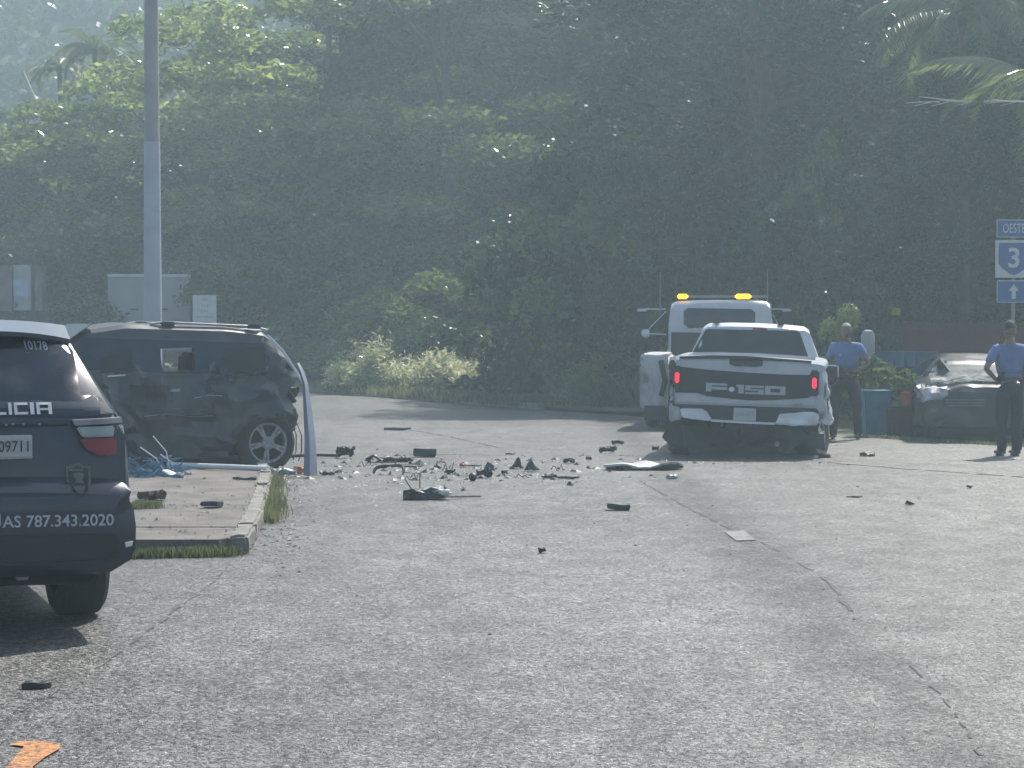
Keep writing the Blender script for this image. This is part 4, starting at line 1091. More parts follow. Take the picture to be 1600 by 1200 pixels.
bl = bvh_of(lower); bc = bvh_of(cab); KL = local_from_px(pk, 0.); KC = local_from_px(pk, 1.95)
def kp_(pts, b=None, f=None, **k): return patch([(f or KL)(*p) for p in pts], b or bl, **k)
link(kp_([(1079, 556), (1102, 516), (1107, 514), (1244, 517), (1250, 520), (1266, 566)], bc, KC, off=.006, step=.15), 'rear_window', mat('pickup_glass', (.018, .024, .024), .1, dirt=(.07, .08, .08), damt=.3, dscale=2.5), pk, smooth=40)
link(kp_([(1176, 512), (1198, 513), (1198, 516), (1176, 515)], bc, KC, off=.02, thick=.02), 'high_brake_lamp', M['red'], pk)
for px in (1119, 1220):
    a = KC(px, 504); link(B((a[0], 2.14, 1.742), (.085, .12, .035), .01), 'roof_marker_lamp', M['blackp'], pk)
# tailgate and its dark applique
z = lambda py: KL(1167, py)[1]
tg = link(kp_([(1065, 561), (1267, 566), (1275, 634), (1056, 628)], off=.012, thick=.04, step=.2), 'tailgate', M['wpaint'], pk, smooth=40)
link(kp_([(1053, 572), (1072, 574), (1110, 578), (1165, 582), (1220, 585), (1262, 586), (1276, 582), (1279, 612), (1262, 622), (1205, 625), (1165, 625), (1105, 619), (1090, 614), (1055, 613)], off=.022, thick=.03), 'dark_tailgate_band', M['blackp'], tg)
link(kp_([(1140, 556), (1192, 558), (1192, 571), (1184, 573), (1148, 572), (1140, 569)], off=.03, thick=.04), 'tailgate_handle', M['ink'], tg)
link(MB().prism([KL(*p) for p in [(1062, 557), (1110, 555), (1165, 556), (1268, 564), (1268, 567), (1165, 560), (1062, 560.5)]], 'y', -.03, .06).mesh(), 'tailgate_top_cap', M['blackp'], tg)
letters = [('F', 1103, 1136, 599), ('1', 1150, 1162, 602), ('5', 1164, 1193, 603), ('0', 1195, 1227, 604)]
for ch, a, b, py in letters:
    A, Bq = KL(a, py + 12.5), KL(b, py + 12.5)
    link(block_letter(ch, A[0], A[1] + .002, Bq[0] - A[0], .112, bl, off=.032), 'letter' if ch == 'F' else 'digit', mat('tailgate_lettering', (.36, .39, .41), .4, var=.1), tg)
A = KL(1138, 608); link(B((A[0] + .045, -.028, A[1]), (.09, .012, .035)), 'dash', M['steel'], tg)
link(MB().lathe([(.0, 0), (.034, .0), (.034, .012), (0, .012)], (A[0] + .045, -.045, A[1]), 18, 'y').mesh(), 'oval_badge', M['chrome'], tg)
A = KL(1239, 634); link(flat_text('XLT', A[0], -.02, A[1], .12, .04, .008, bold=.01), 'trim_lettering', M['steel'], tg)
for a, b in (((1053, 576), (1064, 603)), ((1266, 583), (1279, 614))):
    A, Bq = KL(*a), KL(*b)
    o = link(B(((A[0] + Bq[0]) / 2, -.015, (A[1] + Bq[1]) / 2), (abs(Bq[0] - A[0]) * .95, .1, A[1] - Bq[1] + .08), .02), 'taillight_housing', M['blackp'], pk)
    k = 1 if a[0] < 1100 else -1
    link(B(((A[0] + Bq[0]) / 2, -.07, (A[1] + Bq[1]) / 2 - .0), (.055, .03, .14), .014), 'lit_lamp', M['redlit'], o)
# bumper
def slab(pts, y0, y1, nm, m, amp=.0, par=pk, f=KL, bev=.015, step=.06, seed=0, freq=7):
    me = MB().prism([f(*p) for p in pts], 'y', y0, y1).mesh(bevel=bev); subdiv(me, step, 5)
    if amp: displace(me, lambda p: nvec(p, freq, seed) * amp)
    return link(me, nm, m, par, smooth=35)
slab([(1052, 631), (1278, 638), (1279, 655), (1213, 660), (1120, 658), (1112, 652), (1050, 648)], -.06, .08, 'bumper_core', M['blackp'])
slab([(1063, 637), (1097, 638), (1106, 643), (1114, 656), (1106, 657), (1066, 652)], -.16, -.04, 'chrome_bumper_end', M['chrome'], .010, seed=1)
slab([(1219, 646), (1272, 643), (1281, 650), (1278, 663), (1262, 665), (1211, 662)], -.16, -.04, 'dented_bumper_end', M['chrome'], .02, seed=2, freq=9)
slab([(1046, 632), (1064, 637), (1065, 654), (1047, 659)], -.13, .1, 'dented_bumper_corner', M['wdirty'], .012, seed=3, freq=9)
slab([(1112, 654.5), (1165, 657.5), (1212, 660), (1212, 663), (1165, 661), (1112, 658)], -.17, -.05, 'bumper_lip', M['chrome'], bev=.004)
A, Bq = KL(1146, 656), KL(1182, 638)
pl = link(B(((A[0] + Bq[0]) / 2, -.10, (A[1] + Bq[1]) / 2), (Bq[0] - A[0], .01, Bq[1] - A[1]), .004), 'licence_plate', M['plate'], pk)
link(flat_text('JXX 627', A[0] + .03, -.108, A[1] + .045, Bq[0] - A[0] - .06, .07, .003), 'plate_number', M['grey'], pl)
link(kp_([(1047, 601), (1052, 600), (1052, 652), (1045, 655)], off=.03, thick=.05, step=.05), 'bent_quarter_edge', M['wdirty'], pk)
cr = MB().add([(1.0, .0, 1.0), (1.03, .05, .85), (1.0, .0, .7), (1.03, .12, .62), (1.10, .2, .54), (1.06, .1, .44), (1.0, .05, .46), (.96, 0, .5), (.97, 0, .8), (1.0, .5, .9), (1.1, .6, .5)],
    [(0, 1, 9), (1, 3, 10, 9), (0, 1, 2, 8), (2, 3, 4, 7), (4, 5, 6, 7), (2, 7, 8), (4, 5, 10), (3, 4, 10)]).mesh()
link(displace(subdiv(cr, .06), lambda p: nvec(p, 9) * .03), 'torn_quarter_panel', M['wdirty'], pk, smooth=30)
# side glass, mirror, lower structure
for s, dn in ((1, '-x'), (-1, 'x')):
    link(patch([(2.2, 1.25), (3.0, 1.24), (3.0, 1.62), (2.25, 1.62)], bc, dn, off=.004, yd=4), 'side_window', M['tint'], pk)
    link(patch([(3.06, 1.24), (3.95, 1.20), (3.5, 1.56), (3.06, 1.62)], bc, dn, off=.004, yd=4), 'side_window', M['tint'], pk)
link(patch([(-.78, 1.2), (.78, 1.2), (.66, 1.6), (-.66, 1.6)], bc, '-y', off=.004, yd=5), 'windscreen', M['tint'], pk)
A = local_from_px(pk, 3.7)(1297, 581)
mm = link(MB().tube([(.92, 3.7, A[1] + .08), (A[0] + .08, 3.7, A[1] + .095)], .012, 6).mesh(), 'mirror_arm', M['steel'], pk)
link(B((A[0] + .01, 3.66, A[1] - .0), (.22, .09, .17), .03), 'mirror', M['blackp'], pk)
link(MB().tube([(A[0] - .02, 3.6, A[1] + .09), (A[0] + .11, 3.6, A[1] + .09), (A[0] + .12, 3.6, A[1] - .07)], .008, 5).mesh(), 'mirror_rim', M['chrome'], pk)
link(B((0, 1.6, .50), (1.5, 2.9, .16), .02), 'frame', M['under'], pk)
ax_ = MB().tube([(-.95, .62, .26), (0, .55, .30), (.9, .6, .24)], [.06, .07, .06], 10).mesh(); link(ax_, 'broken_rear_axle', M['under'], pk, smooth=40)
link(MB().lathe([(.07, -.14), (.17, -.08), (.19, 0), (.16, .1), (.07, .16)], (.05, .55, .28), 16, 'y').mesh(), 'differential', M['under'], pk, smooth=40)
make_wheel(pk, (-.80, .62, .30), .385, .28, -1, rot=(0, R(24), R(16))); make_wheel(pk, (.80, .62, .33), .385, .28, 1, rot=(0, R(-10), R(-20)))
make_wheel(pk, (.84, 4.5, .385), .385, .27, 1); make_wheel(pk, (-.84, 4.5, .385), .385, .27, -1)
make_wheel(pk, (0, .95, .36), .36, .25, -1, rot=(0, R(78), 0), name='spare_wheel')
for s in (-1, 1):
    link(MB().tube([(s * .5, .1, .52), (s * .52, .6, .22), (s * .5, 1.4, .48)], .03, 6).mesh(), 'leaf_spring', M['under'], pk)
    link(MB().tube([(s * .42, .3, .50), (s * .60, .5, .16)], .03, 8).mesh(), 'shock_absorber', M['under'], pk)
link(MB().tube([(.38, .05, .18), (.42, .6, .22), (.3, 1.6, .40)], .035, 8).mesh(), 'exhaust', M['steel'], pk)
rnd = random.Random(4)
for k in range(16):
    c = Vector((-.90 + 1.8 * k / 15, rnd.uniform(.12, .5), rnd.uniform(.20, .40)))
    rt = Matrix.Rotation(rnd.uniform(-.5, .5), 3, 'Y') @ Matrix.Rotation(rnd.uniform(-.5, .5), 3, 'Z')
    link(displace(subdiv(B(c, (rnd.uniform(.22, .4), .03, rnd.uniform(.2, .36)), 0, rt), .08), lambda p: nvec(p, 6, k) * .06), 'torn_underside_panel', M['dblack'], pk, smooth=30)
link(displace(subdiv(MB().prism([(-.99, .5), (-.8, .55), (-.72, .12), (-.98, .05), (-1.12, .20)], 'y', .25, .32).mesh(), .08), lambda p: nvec(p, 6) * .03), 'torn_wheel_liner', M['dblack'], pk, smooth=30)
link(MB().lathe([(.03, -.08), (.055, -.06), (.055, .06), (.03, .08)], (1.0, -.05, .04), 12, 'x').mesh(), 'broken_shackle', M['under'], pk, smooth=40)

# ------------------------------------------------------------------ tow truck
TH = R(-8); TD = 35.4
tw = root('tow_truck', 'white tow truck with lit amber light bar parked beyond the pickup', 'tow truck', (GX(1130, TD) - .17, TD, 0), TH)
TC = local_from_px(tw, 2.75); TR_ = local_from_px(tw, .1)
cs = [(2.75, .9, 1.15, 1.80, .93, .88), (2.80, .9, 1.3, 2.02, .95, .88), (2.90, .9, 1.3, 2.115, .95, .86), (4.1, .9, 1.3, 2.12, .95, .86), (4.4, .9, 1.25, 1.98, .95, .86), (4.9, .85, 1.2, 1.36, .93, .82), (6.3, .6, 1.1, 1.28, .86, .7), (6.4, .6, 1.0, 1.15, .8, .65)]
cab = car_loft(cs); link(cab, 'cab', M['wpaint'], tw, smooth=35); bt = bvh_of(cab)
link(patch([TC(*p) for p in [(1068, 486), (1074, 481), (1174, 483), (1180, 488), (1180, 504), (1174, 507), (1076, 513), (1068, 506)]], bt, off=.006), 'rear_window', M['tint'], tw)
link(patch([TC(*p) for p in [(1049, 519), (1208, 521), (1209, 560), (1048, 560)]], bt, off=.02, thick=.03), 'lower_cab_panel', M['blackp'], tw)
for s, dn in ((1, '-x'), (-1, 'x')): link(patch([(3.05, 1.4), (4.6, 1.36), (4.25, 1.95), (3.05, 2.0)], bt, dn, off=.004, yd=4), 'side_window', M['tint'], tw)
a, b = TC(1058, 463), TC(1199, 463)
lb = link(B(((a[0] + b[0]) / 2, 3.1, a[1] + .0), (b[0] - a[0], .26, .045), .015), 'light_bar', M['steel'], tw)
for p0, p1 in ((1057, 1074), (1148, 1173)):
    q0, q1 = TC(p0, 463), TC(p1, 463)
    link(B(((q0[0] + q1[0]) / 2, 2.95, q0[1] + .0), (q1[0] - q0[0], .06, .085), .025), 'amber_lamp', M['amber'], lb)
for s in (-1, 1): link(B((s * .45 + (a[0] + b[0]) / 2, 3.1, a[1] - .05), (.06, .1, .08)), 'bar_foot', M['blackp'], lb)
for px, py in ((1030, 425), (1199, 420)):
    q = TC(px, py); link(MB().tube([(q[0], 3.0, 1.9), (q[0], 3.0, q[1])], [.012, .005], 5).mesh(), 'antenna', M['steel'], tw)
TM = local_from_px(tw, 4.6)
for px0, px1, s in ((996, 1040, -1), (1236, 1204, 1)):
    a = TM(px0 + s * -2, 483); b = TM(px1, 483)
    link(MB().tube([(b[0], 4.6, a[1]), (a[0], 4.6, a[1])], .016, 6).mesh(), 'mirror_arm', M['chrome'], tw)
    c = TM(px0 - s * 7, 497); link(B((c[0], 4.6, c[1]), (.19, .08, .36), .03), 'mirror', M['blackp'], tw)
    link(B((c[0], 4.56, a[1] - .02), (.18, .06, .05), .015), 'mirror_cap', M['signw'], tw)
    c = TM(px0 - s * 13, 521); link(MB().tube([(b[0] , 4.6, c[1] - .02), (c[0], 4.6, c[1])], .014, 6).mesh(), 'lower_mirror_arm', M['chrome'], tw)
    link(MB().lathe([(0, -.04), (.07, -.03), (.085, .03), (0, .05)], (c[0], 4.55, c[1]), 14, 'y').mesh(), 'round_mirror', M['chrome'], tw, smooth=40)
    link(MB().tube([(b[0], 4.7, TM(0, 487)[1]), (c[0] - s * -.02, 4.6, c[1])], .009, 5).mesh(), 'mirror_brace', M['chrome'], tw)
# rear body: fenders over twin wheels, deck, headboard
half = abs(TR_(1001, 600)[0])
def fender(s):
    prof = [(-.62, .42), (-.66, .80), (-.55, 1.10), (-.30, 1.22), (.9, 1.24), (1.15, 1.12), (1.25, .8), (1.25, .42), (1.0, .42), (.92, .78), (.55, .96), (.0, .96), (-.36, .80), (-.44, .42)]
    m_ = MB().prism([(y + .55, z) for y, z in prof], 'x', s * (half - .47), s * half).mesh(bevel=.05)
    subdiv(m_, .12, 4); displace(m_, lambda p: nvec(p, 3) * .02)
    link(m_, 'rear_fender', M['wdirty'], tw, smooth=35)
    m_ = B((s * (half - .24), -.10, .78), (.46, .05, .88), .02); subdiv(m_, .1); displace(m_, lambda p: nvec(p, 5) * .03)
    link(m_, 'fender_rear_face', M['wdirty'], tw, smooth=35)
for s in (-1, 1):
    fender(s)
    for dx in (.15, .40): make_wheel(tw, (s * (half - dx), .8, .40), .40, .22, s)
    make_wheel(tw, (s * .88, 5.5, .40), .40, .24, s)
    link(B((s * (half - .25), -.14, .27), (.34, .02, .24)), 'mud_flap', M['rubber'], tw)
    link(B((s * (half - .55), -.05, 1.02), (.16, .05, .1), .01), 'rear_lamp', M['red'], tw)
link(B((0, 1.2, 1.02), (2 * half - .96, 2.6, .22), .02), 'deck', M['under'], tw)
link(B((0, 2.45, 1.28), (1.55, .12, .5), .02), 'headboard', M['blackp'], tw)
link(B((0, 1.6, .72), (.9, 5.0, .22), .02), 'chassis', M['under'], tw)
link(MB().tube([(0, 1.6, 1.15), (0, -.1, 1.35)], [.12, .09], 8).mesh(), 'boom', M['steel'], tw)
link(B((0, 2.1, 1.32), (.8, .4, .35), .03), 'winch_housing', M['blackp'], tw)
m_ = MB().tube([(-half + .35, -.12, 1.12), (-half + .42, -.2, .8), (-half + .36, -.15, .55)], .05, 6).mesh(); link(m_, 'hanging_strap', M['rubber'], tw)

# ------------------------------------------------------------------ damaged dark car, right
CD = 31.7
dc = root('damaged_car', 'dark car facing the road with buckled bonnet and dusty windscreen, behind the standing officer', 'car', (GX(1530, CD), CD, -.0), R(180 - 7))
# local y forward = toward the viewer; stations run from the rear (-4.3) to the nose (0)
st = [(-4.4, .5, .8, .95, .78, .68), (-4.2, .35, .86, 1.02, .86, .7), (-3.6, .3, .90, 1.16, .89, .60), (-3.0, .28, .90, 1.24, .90, .50), (-1.9, .28, .89, 1.25, .90, .49), (-1.35, .28, .86, 1.14, .90, .55), (-.95, .20, .84, .92, .90, .68),
      (-.25, .18, .78, .84, .89, .66), (-.05, .18, .68, .78, .86, .62), (0, .22, .62, .70, .80, .60)]
body = car_loft(st)
arch = [MB().lathe([(.37, a), (.37, b)], (0, y, .32), 28, 'x').mesh() for a, b in ((-1.4, -.6), (.6, 1.4)) for y in (-.85, -3.5)]
body = boolean(body, arch); subdiv(body, .13, 5)
def dent(p):
    k = max(0, min(1, (p.y + 1.5) / .8)) * max(0, min(1, (p.x + .1) / .6)) if p.y > -1.5 else 0     # its left as it faces us is +x... (screen left)
    k *= max(0, min(1, (.92 - p.z) / .1))
    return nvec(p, 4, 6) * .07 * k + nvec(p, 9, 7) * .025 * k
displace(body, dent); link(body, 'body', M['dkpaint2'], dc, smooth=28)
bd_ = bvh_of(body)
link(patch([(-.60, .95), (.60, .95), (.50, 1.20), (-.50, 1.20)], bd_, '-y', off=.006, yd=8, step=.15), 'windscreen', M['wind'], dc, smooth=40)
hood = patch([(-.64, -.90), (.64, -.90), (.68, -.22), (-.66, -.2)], bd_, 'z', off=.03, thick=.01, step=.08, yd=5)
displace(hood, lambda p: Vector((0, 0, .03 * noise.noise(p * 4) + .02 * abs(noise.noise(p * 9 + Vector((1, 1, 1)))) + .0))); link(hood, 'buckled_bonnet', mat('bonnet_paint', (.10, .11, .12), .25, metal=.3, coat=.5, var=.2, dirt=(.3, .3, .3), damt=.5, dscale=5), dc, smooth=25)
DL = local_from_px(dc, -.3)
fp = [(1431, 612), (1438, 600), (1448, 598), (1462, 604), (1478, 603), (1480, 614), (1468, 624), (1455, 622), (1440, 626), (1433, 622)]
fm = patch([DL(*p) for p in fp], bd_, '-y', off=.05, thick=.04, step=.05, yd=9)
displace(fm, lambda p: nvec(p, 7) * .05); link(fm, 'scraped_fender', M['crumpled'], dc, smooth=25)
o = DL(1505, 628); link(B((o[0], -.005, o[1]), (.62, .04, .13), .02), 'grille', M['blackp'], dc)
for q in range(3): link(B((o[0] , .018, o[1] - .04 + q * .04), (.56, .01, .010)), 'grille_bar', M['steel'], dc)
for px in (1462, 1590):
    o = DL(px, 640); link(B((o[0], -.04, o[1]), (.26, .08, .12), .03), 'broken_headlight', mat('headlight', (.10, .12, .13), .15, coat=.5), dc)
o = DL(1525, 672); link(B((o[0], -.02, o[1]), (1.3, .06, .12), .02), 'lower_grille', M['under'], dc)
for px in (1452, 1585):
    o = local_from_px(dc, -1.15)(px, 585); link(B((o[0], -1.15, o[1] - .01), (.20, .1, .12), .035), 'mirror', M['dkpaint2'], dc)
for s, dn in ((1, '-x'), (-1, 'x')):
    link(patch([(-3.2, .93), (-1.25, .92), (-1.75, 1.18), (-3.0, 1.18)], bd_, dn, off=.004, yd=4), 'side_window', M['tint'], dc)
    for y in (-.85, -3.5): make_wheel(dc, (s * .78, y, .32), .32, .21, s)
# open, bent door edge and pale pillar outlines on the screen-left side
o = local_from_px(dc, -1.5); P = [o(*p) for p in [(1425, 684), (1432, 640), (1440, 612), (1446, 590), (1470, 572), (1478, 562)]]
link(MB().tube([(x, -1.5 + .03 * i, z) for i, (x, z) in enumerate(P)], .016, 6).mesh(), 'bent_door_frame', M['steel'], dc, smooth=50)
A, Bq = o(1431, 684), o(1466, 612)
dm = MB().box(((A[0] + Bq[0]) / 2, -1.48, (A[1] + Bq[1]) / 2), (abs(A[0] - Bq[0]), .07, abs(A[1] - Bq[1]))).mesh(); subdiv(dm, .1); displace(dm, lambda p: nvec(p, 4) * .05)
link(dm, 'open_door', M['dkpaint2'], dc, smooth=30)
A = o(1452, 655); link(B((A[0], -1.42, A[1]), (.16, .02, .018)), 'door_trim', M['steel'], dc)
for k in range(5):
    rnd = random.Random(k); a = o(1468 + 3 * k, 590 - 3 * k)
    link(MB().tube([(a[0], -1.2, a[1]), (a[0] - rnd.uniform(.02, .12), -1.2, a[1] + rnd.uniform(.03, .1))], .008, 4).mesh(), 'shattered_trim', M['crumpled'], dc)
# ------------------------------------------------------------------ people
def skin_obj(J, E, rootj, sub=2):
    """J: name -> (x, y, z, r[, r2]); grows one continuous surface"""
    names = list(J); me = bpy.data.meshes.new('sk')
    me.from_pydata([J[n][:3] for n in names], [(names.index(a), names.index(b)) for a, b in E], [])
    o = bpy.data.objects.new('sk', me); COL.objects.link(o)
    o.modifiers.new('s', 'SKIN'); o.modifiers['s'].use_smooth_shade = True
    sk = me.skin_vertices[0].data if me.skin_vertices else None
    if sk is None:
        me.attributes; bm = bmesh.new(); bm.from_mesh(me); bm.verts.layers.skin.verify(); bm.to_mesh(me); bm.free(); sk = me.skin_vertices[0].data
    for i, n in enumerate(names):
        r_ = J[n][3]; r2 = J[n][4] if len(J[n]) > 4 else r_
        sk[i].radius = (r_, r2); sk[i].use_root = (n == rootj)
    m = o.modifiers.new('u', 'SUBSURF'); m.levels = sub; m.render_levels = sub
    dg = bpy.context.evaluated_depsgraph_get(); dg.update()
    r = bpy.data.meshes.new_from_object(o.evaluated_get(dg)); bpy.data.objects.remove(o); r.materials.clear(); return r
def join_meshes(ms):
    mb = MB()
    for m in ms: mb.add([v.co[:] for v in m.vertices], [tuple(p.vertices) for p in m.polygons])
    return mb.mesh(fix=False)
def head_mesh(c, yaw):
    """ellipsoid head with jaw, nose, ears, brow; looks along local +y before yaw"""
    bm = bmesh.new(); bmesh.ops.create_uvsphere(bm, u_segments=28, v_segments=20, radius=1)
    for v in bm.verts:
        x, y, z = v.co
        w = .084 * (1 - .20 * max(0, -z)); d = .106 * (1 - .10 * max(0, -z)); yy = y * d
        if z < -.2 and y < 0: yy *= .8
        if y > .5 and abs(x) < .25 and -.35 < z < .15: yy += .022 * (1 - abs(x) / .25) * (1 - abs(z + .12) / .3 if abs(z + .12) < .3 else 0)
        if y > .6 and .1 < z < .3 and .15 < abs(x) < .5: yy -= .007
        if y > .6 and -.62 < z < -.5 and abs(x) < .35: yy -= .006
        v.co = (x * w, yy, z * .124)
    for s in (-1, 1):
        r = bmesh.ops.create_uvsphere(bm, u_segments=10, v_segments=8, radius=1)
        for v in r['verts']: v.co = (s * .078 + v.co.x * .012, -.008 + v.co.y * .018, -.005 + v.co.z * .032)
    bmesh.ops.rotate(bm, verts=bm.verts, matrix=Matrix.Rotation(yaw, 3, 'Z'), cent=(0, 0, 0))
    bmesh.ops.translate(bm, verts=bm.verts, vec=c)
    me = bpy.data.meshes.new('head'); bm.to_mesh(me); bm.free(); return me
def hand_chain(J, E, wrist, tip_dir, side_dir, pre, curl=.5):
    """palm and five bent fingers rooted in the palm"""
    w = Vector(J[wrist][:3]); t = Vector(tip_dir).normalized(); s = Vector(side_dir).normalized(); nrm = t.cross(s).normalized()
    p = w + t * .055; J[pre + 'palm'] = (*p, .030, .018); E.append((wrist, pre + 'palm'))
    for i, (off, ln) in enumerate(((-.030, .072), (-.010, .082), (.010, .078), (.029, .062))):
        a = p + t * .035 + s * off; b = a + (t * math.cos(curl) + nrm * math.sin(curl)) * ln * .55; c = b + (t * math.cos(curl * 2.2) + nrm * math.sin(curl * 2.2)) * ln * .45
        J[f'{pre}k{i}'] = (*a, .0105); J[f'{pre}m{i}'] = (*b, .009); J[f'{pre}t{i}'] = (*c, .0075)
        E += [(pre + 'palm', f'{pre}k{i}'), (f'{pre}k{i}', f'{pre}m{i}'), (f'{pre}m{i}', f'{pre}t{i}')]
    a = w + t * .03 - s * .03; b = a - s * .028 + t * .03; c = b + t * .03
    J[pre + 'th0'] = (*a, .013); J[pre + 'th1'] = (*b, .011); J[pre + 'th2'] = (*c, .009)
    E += [(pre + 'palm', pre + 'th0'), (pre + 'th0', pre + 'th1'), (pre + 'th1', pre + 'th2')]
def person(label, loc, rz, P, skin, hairkind, scale=1.0, headyaw=0.):
    """P: joint positions (local; the figure looks along +y)"""
    t = root('person', label, 'person', loc, rz); t.scale = (scale,) * 3
    J = {}; E = []
    def a(n, r, r2=None): J[n] = (*P[n], r, r2 or r)
    a('pelvis', .07, .055); a('waist', .095, .07); a('chest', .11, .075); a('upchest', .085, .055); a('neck', .056); J['headc'] = (*(Vector(P['neck']) + Vector((0, .01, .09))), .05)
    E += [('pelvis', 'waist'), ('waist', 'chest'), ('chest', 'upchest'), ('upchest', 'neck'), ('neck', 'headc')]
    for s in 'LR':
        a(s + 'sh', .058); a(s + 'el', .041); a(s + 'wr', .027); a(s + 'hip', .045); a(s + 'kn', .042); a(s + 'an', .034)
        E += [('upchest', s + 'sh'), (s + 'sh', s + 'el'), (s + 'el', s + 'wr'), ('pelvis', s + 'hip'), (s + 'hip', s + 'kn'), (s + 'kn', s + 'an')]
        ft = Vector(P[s + 'an']) + Vector((0, .10, -.05)); J[s + 'ft'] = (ft.x, ft.y - .03, ft.z + .01, .022); E.append((s + 'an', s + 'ft'))
        hand_chain(J, E, s + 'wr', P[s + 'hd'], P[s + 'hs'], s)
    bodym = skin_obj(J, E, 'pelvis', 2)
    hc = Vector(P['neck']) + Vector((0, .02, .135))
    bodym = join_meshes([bodym, head_mesh(hc, headyaw)])
    link(bodym, 'body', skin, t, smooth=60)
    # eyes, mouth
    Rh = Matrix.Rotation(headyaw, 3, 'Z')
    mb = MB()
    for s in (-1, 1): mb.box(hc + Rh @ Vector((s * .030, .089, .018)), (.020, .008, .009))
    mb.box(hc + Rh @ Vector((0, .084, -.066)), (.045, .006, .006), Rh); link(mb.mesh(), 'face_features', M['ink'], t)
    # shirt: short sleeves
    J = {}; E = []
    def g(n, p, r, r2=None): J[n] = (*p, r, r2 or r)
    V_ = lambda n: Vector(P[n])
    g('hem', V_('pelvis') + Vector((0, 0, .03)), .158, .118); g('w', V_('waist'), .158, .115); g('c', V_('chest'), .178, .125); g('u', V_('upchest'), .15, .103); g('n', V_('upchest').lerp(V_('neck'), .62), .072)
    E += [('hem', 'w'), ('w', 'c'), ('c', 'u'), ('u', 'n')]
    for s in 'LR':
        g(s + 's', V_(s + 'sh'), .076); g(s + 'm', V_(s + 'sh').lerp(V_(s + 'el'), .4), .068); g(s + 'e', V_(s + 'sh').lerp(V_(s + 'el'), .78), .066)
        E += [('u', s + 's'), (s + 's', s + 'm'), (s + 'm', s + 'e')]
    sm = skin_obj(J, E, 'c', 2); displace(sm, lambda p: nvec(p, 9) * .010 + nvec(Vector((p.x, p.y, p.z * .4)), 22) * .010); link(sm, 'shirt', M['shirt'], t, smooth=60)
    J = {}; E = []
    g('b', V_('pelvis') + Vector((0, 0, .06)), .155, .115); g('p', V_('pelvis') + Vector((0, 0, -.03)), .155, .122); E += [('b', 'p')]
    for s in 'LR':
        g(s + 'h', V_(s + 'hip'), .105); g(s + 'k', V_(s + 'kn'), .082); g(s + 'a', V_(s + 'an') + Vector((0, 0, .03)), .070); g(s + 'b', V_(s + 'an') + Vector((0, .01, -.045)), .066)
        g(s + 'q', V_(s + 'hip').lerp(V_(s + 'kn'), .5), .098)
        E += [('p', s + 'h'), (s + 'h', s + 'q'), (s + 'q', s + 'k'), (s + 'k', s + 'a'), (s + 'a', s + 'b')]
    tm = skin_obj(J, E, 'p', 2); displace(tm, lambda p: nvec(p, 7) * .014); link(tm, 'trousers', M['trouser'], t, smooth=60)
    bz = P['pelvis'][2] + .075
    link(MB().lathe([(.162, -.02), (.166, -.018), (.166, .018), (.162, .02)], (P['pelvis'][0], P['pelvis'][1], bz), 24).mesh(), 'belt', M['shoe'], t).scale = (1, .80, 1)
    for x, y, w in ((-.15, -.04, .05), (.16, .03, .06), (.08, .12, .05)): link(B((P['pelvis'][0] + x, y, bz - .01), (w, .05, .09), .012), 'belt_pouch', M['shoe'], t)
    ux = V_('upchest')
    link(MB().lathe([(.066, -.012), (.080, -.02), (.074, .02), (.062, .018)], ux.lerp(V_('neck'), .55), 18).mesh(), 'collar', M['shirt'], t, smooth=40)
    link(B(ux + Vector((.085, .118, -.11)), (.035, .012, .042), .004), 'chest_badge', M['steel'], t)
    for q in (-1, 1): link(B(ux + Vector((q * .08, .112, -.17)), (.09, .012, .09), .004), 'shirt_pocket', M['shirt'], t)
    link(B(V_('pelvis') + Vector((.165, -.01, .0)), (.035, .08, .20), .01), 'holster', M['shoe'], t)
    link(B(V_('pelvis') + Vector((-.13, -.10, .10)), (.05, .035, .12), .008), 'belt_radio', M['shoe'], t)
    for s in 'LR':
        an = V_(s + 'an'); mb = MB()
        mb.lathe([(.048, an.z - .04), (.046, an.z + .02)], (an.x, an.y, 0), 12)
        sh = MB().box((an.x, an.y + .075, .045), (.098, .285, .09), taper=.80).mesh(bevel=.03)
        link(sh, 'shoe', M['shoe'], t, smooth=50)
    bm = bmesh.new(); bmesh.ops.create_uvsphere(bm, u_segments=24, v_segments=14, radius=1)
    lim = .55 if hairkind == 'grey' else .12
    bmesh.ops.delete(bm, geom=[v for v in bm.verts if v.co.z < lim - (.5 if v.co.y < 0 and hairkind == 'grey' else 0)], context='VERTS')
    for v in bm.verts: v.co = (v.co.x * .089, v.co.y * .111, v.co.z * .129)
    bmesh.ops.solidify(bm, geom=bm.faces[:], thickness=.006)
    me = bpy.data.meshes.new('hair'); bm.to_mesh(me); bm.free()
    if hairkind == 'grey': link(me, 'hair', M['hair'], t, hc, (0, 0, headyaw), smooth=50)
    else:
        c = link(me, 'cap', M['cap'], t, hc + Vector((0, 0, .012)), (0, 0, headyaw), scale=1.06, smooth=50)
        link(MB().prism([(-.07, .07), (.07, .07), (.05, .16), (0, .175), (-.05, .16)], 'z', .012, .024).mesh(bevel=.004), 'cap_peak', M['cap'], c)
        link(displace(MB().lathe([(.070, -.045), (.078, -.02), (.080, .02)], n=20).mesh(), lambda p: Vector((0, p.y * .2, 0))), 'hair', mat('dark_hair', (.012, .010, .009), .8), c)
    return t
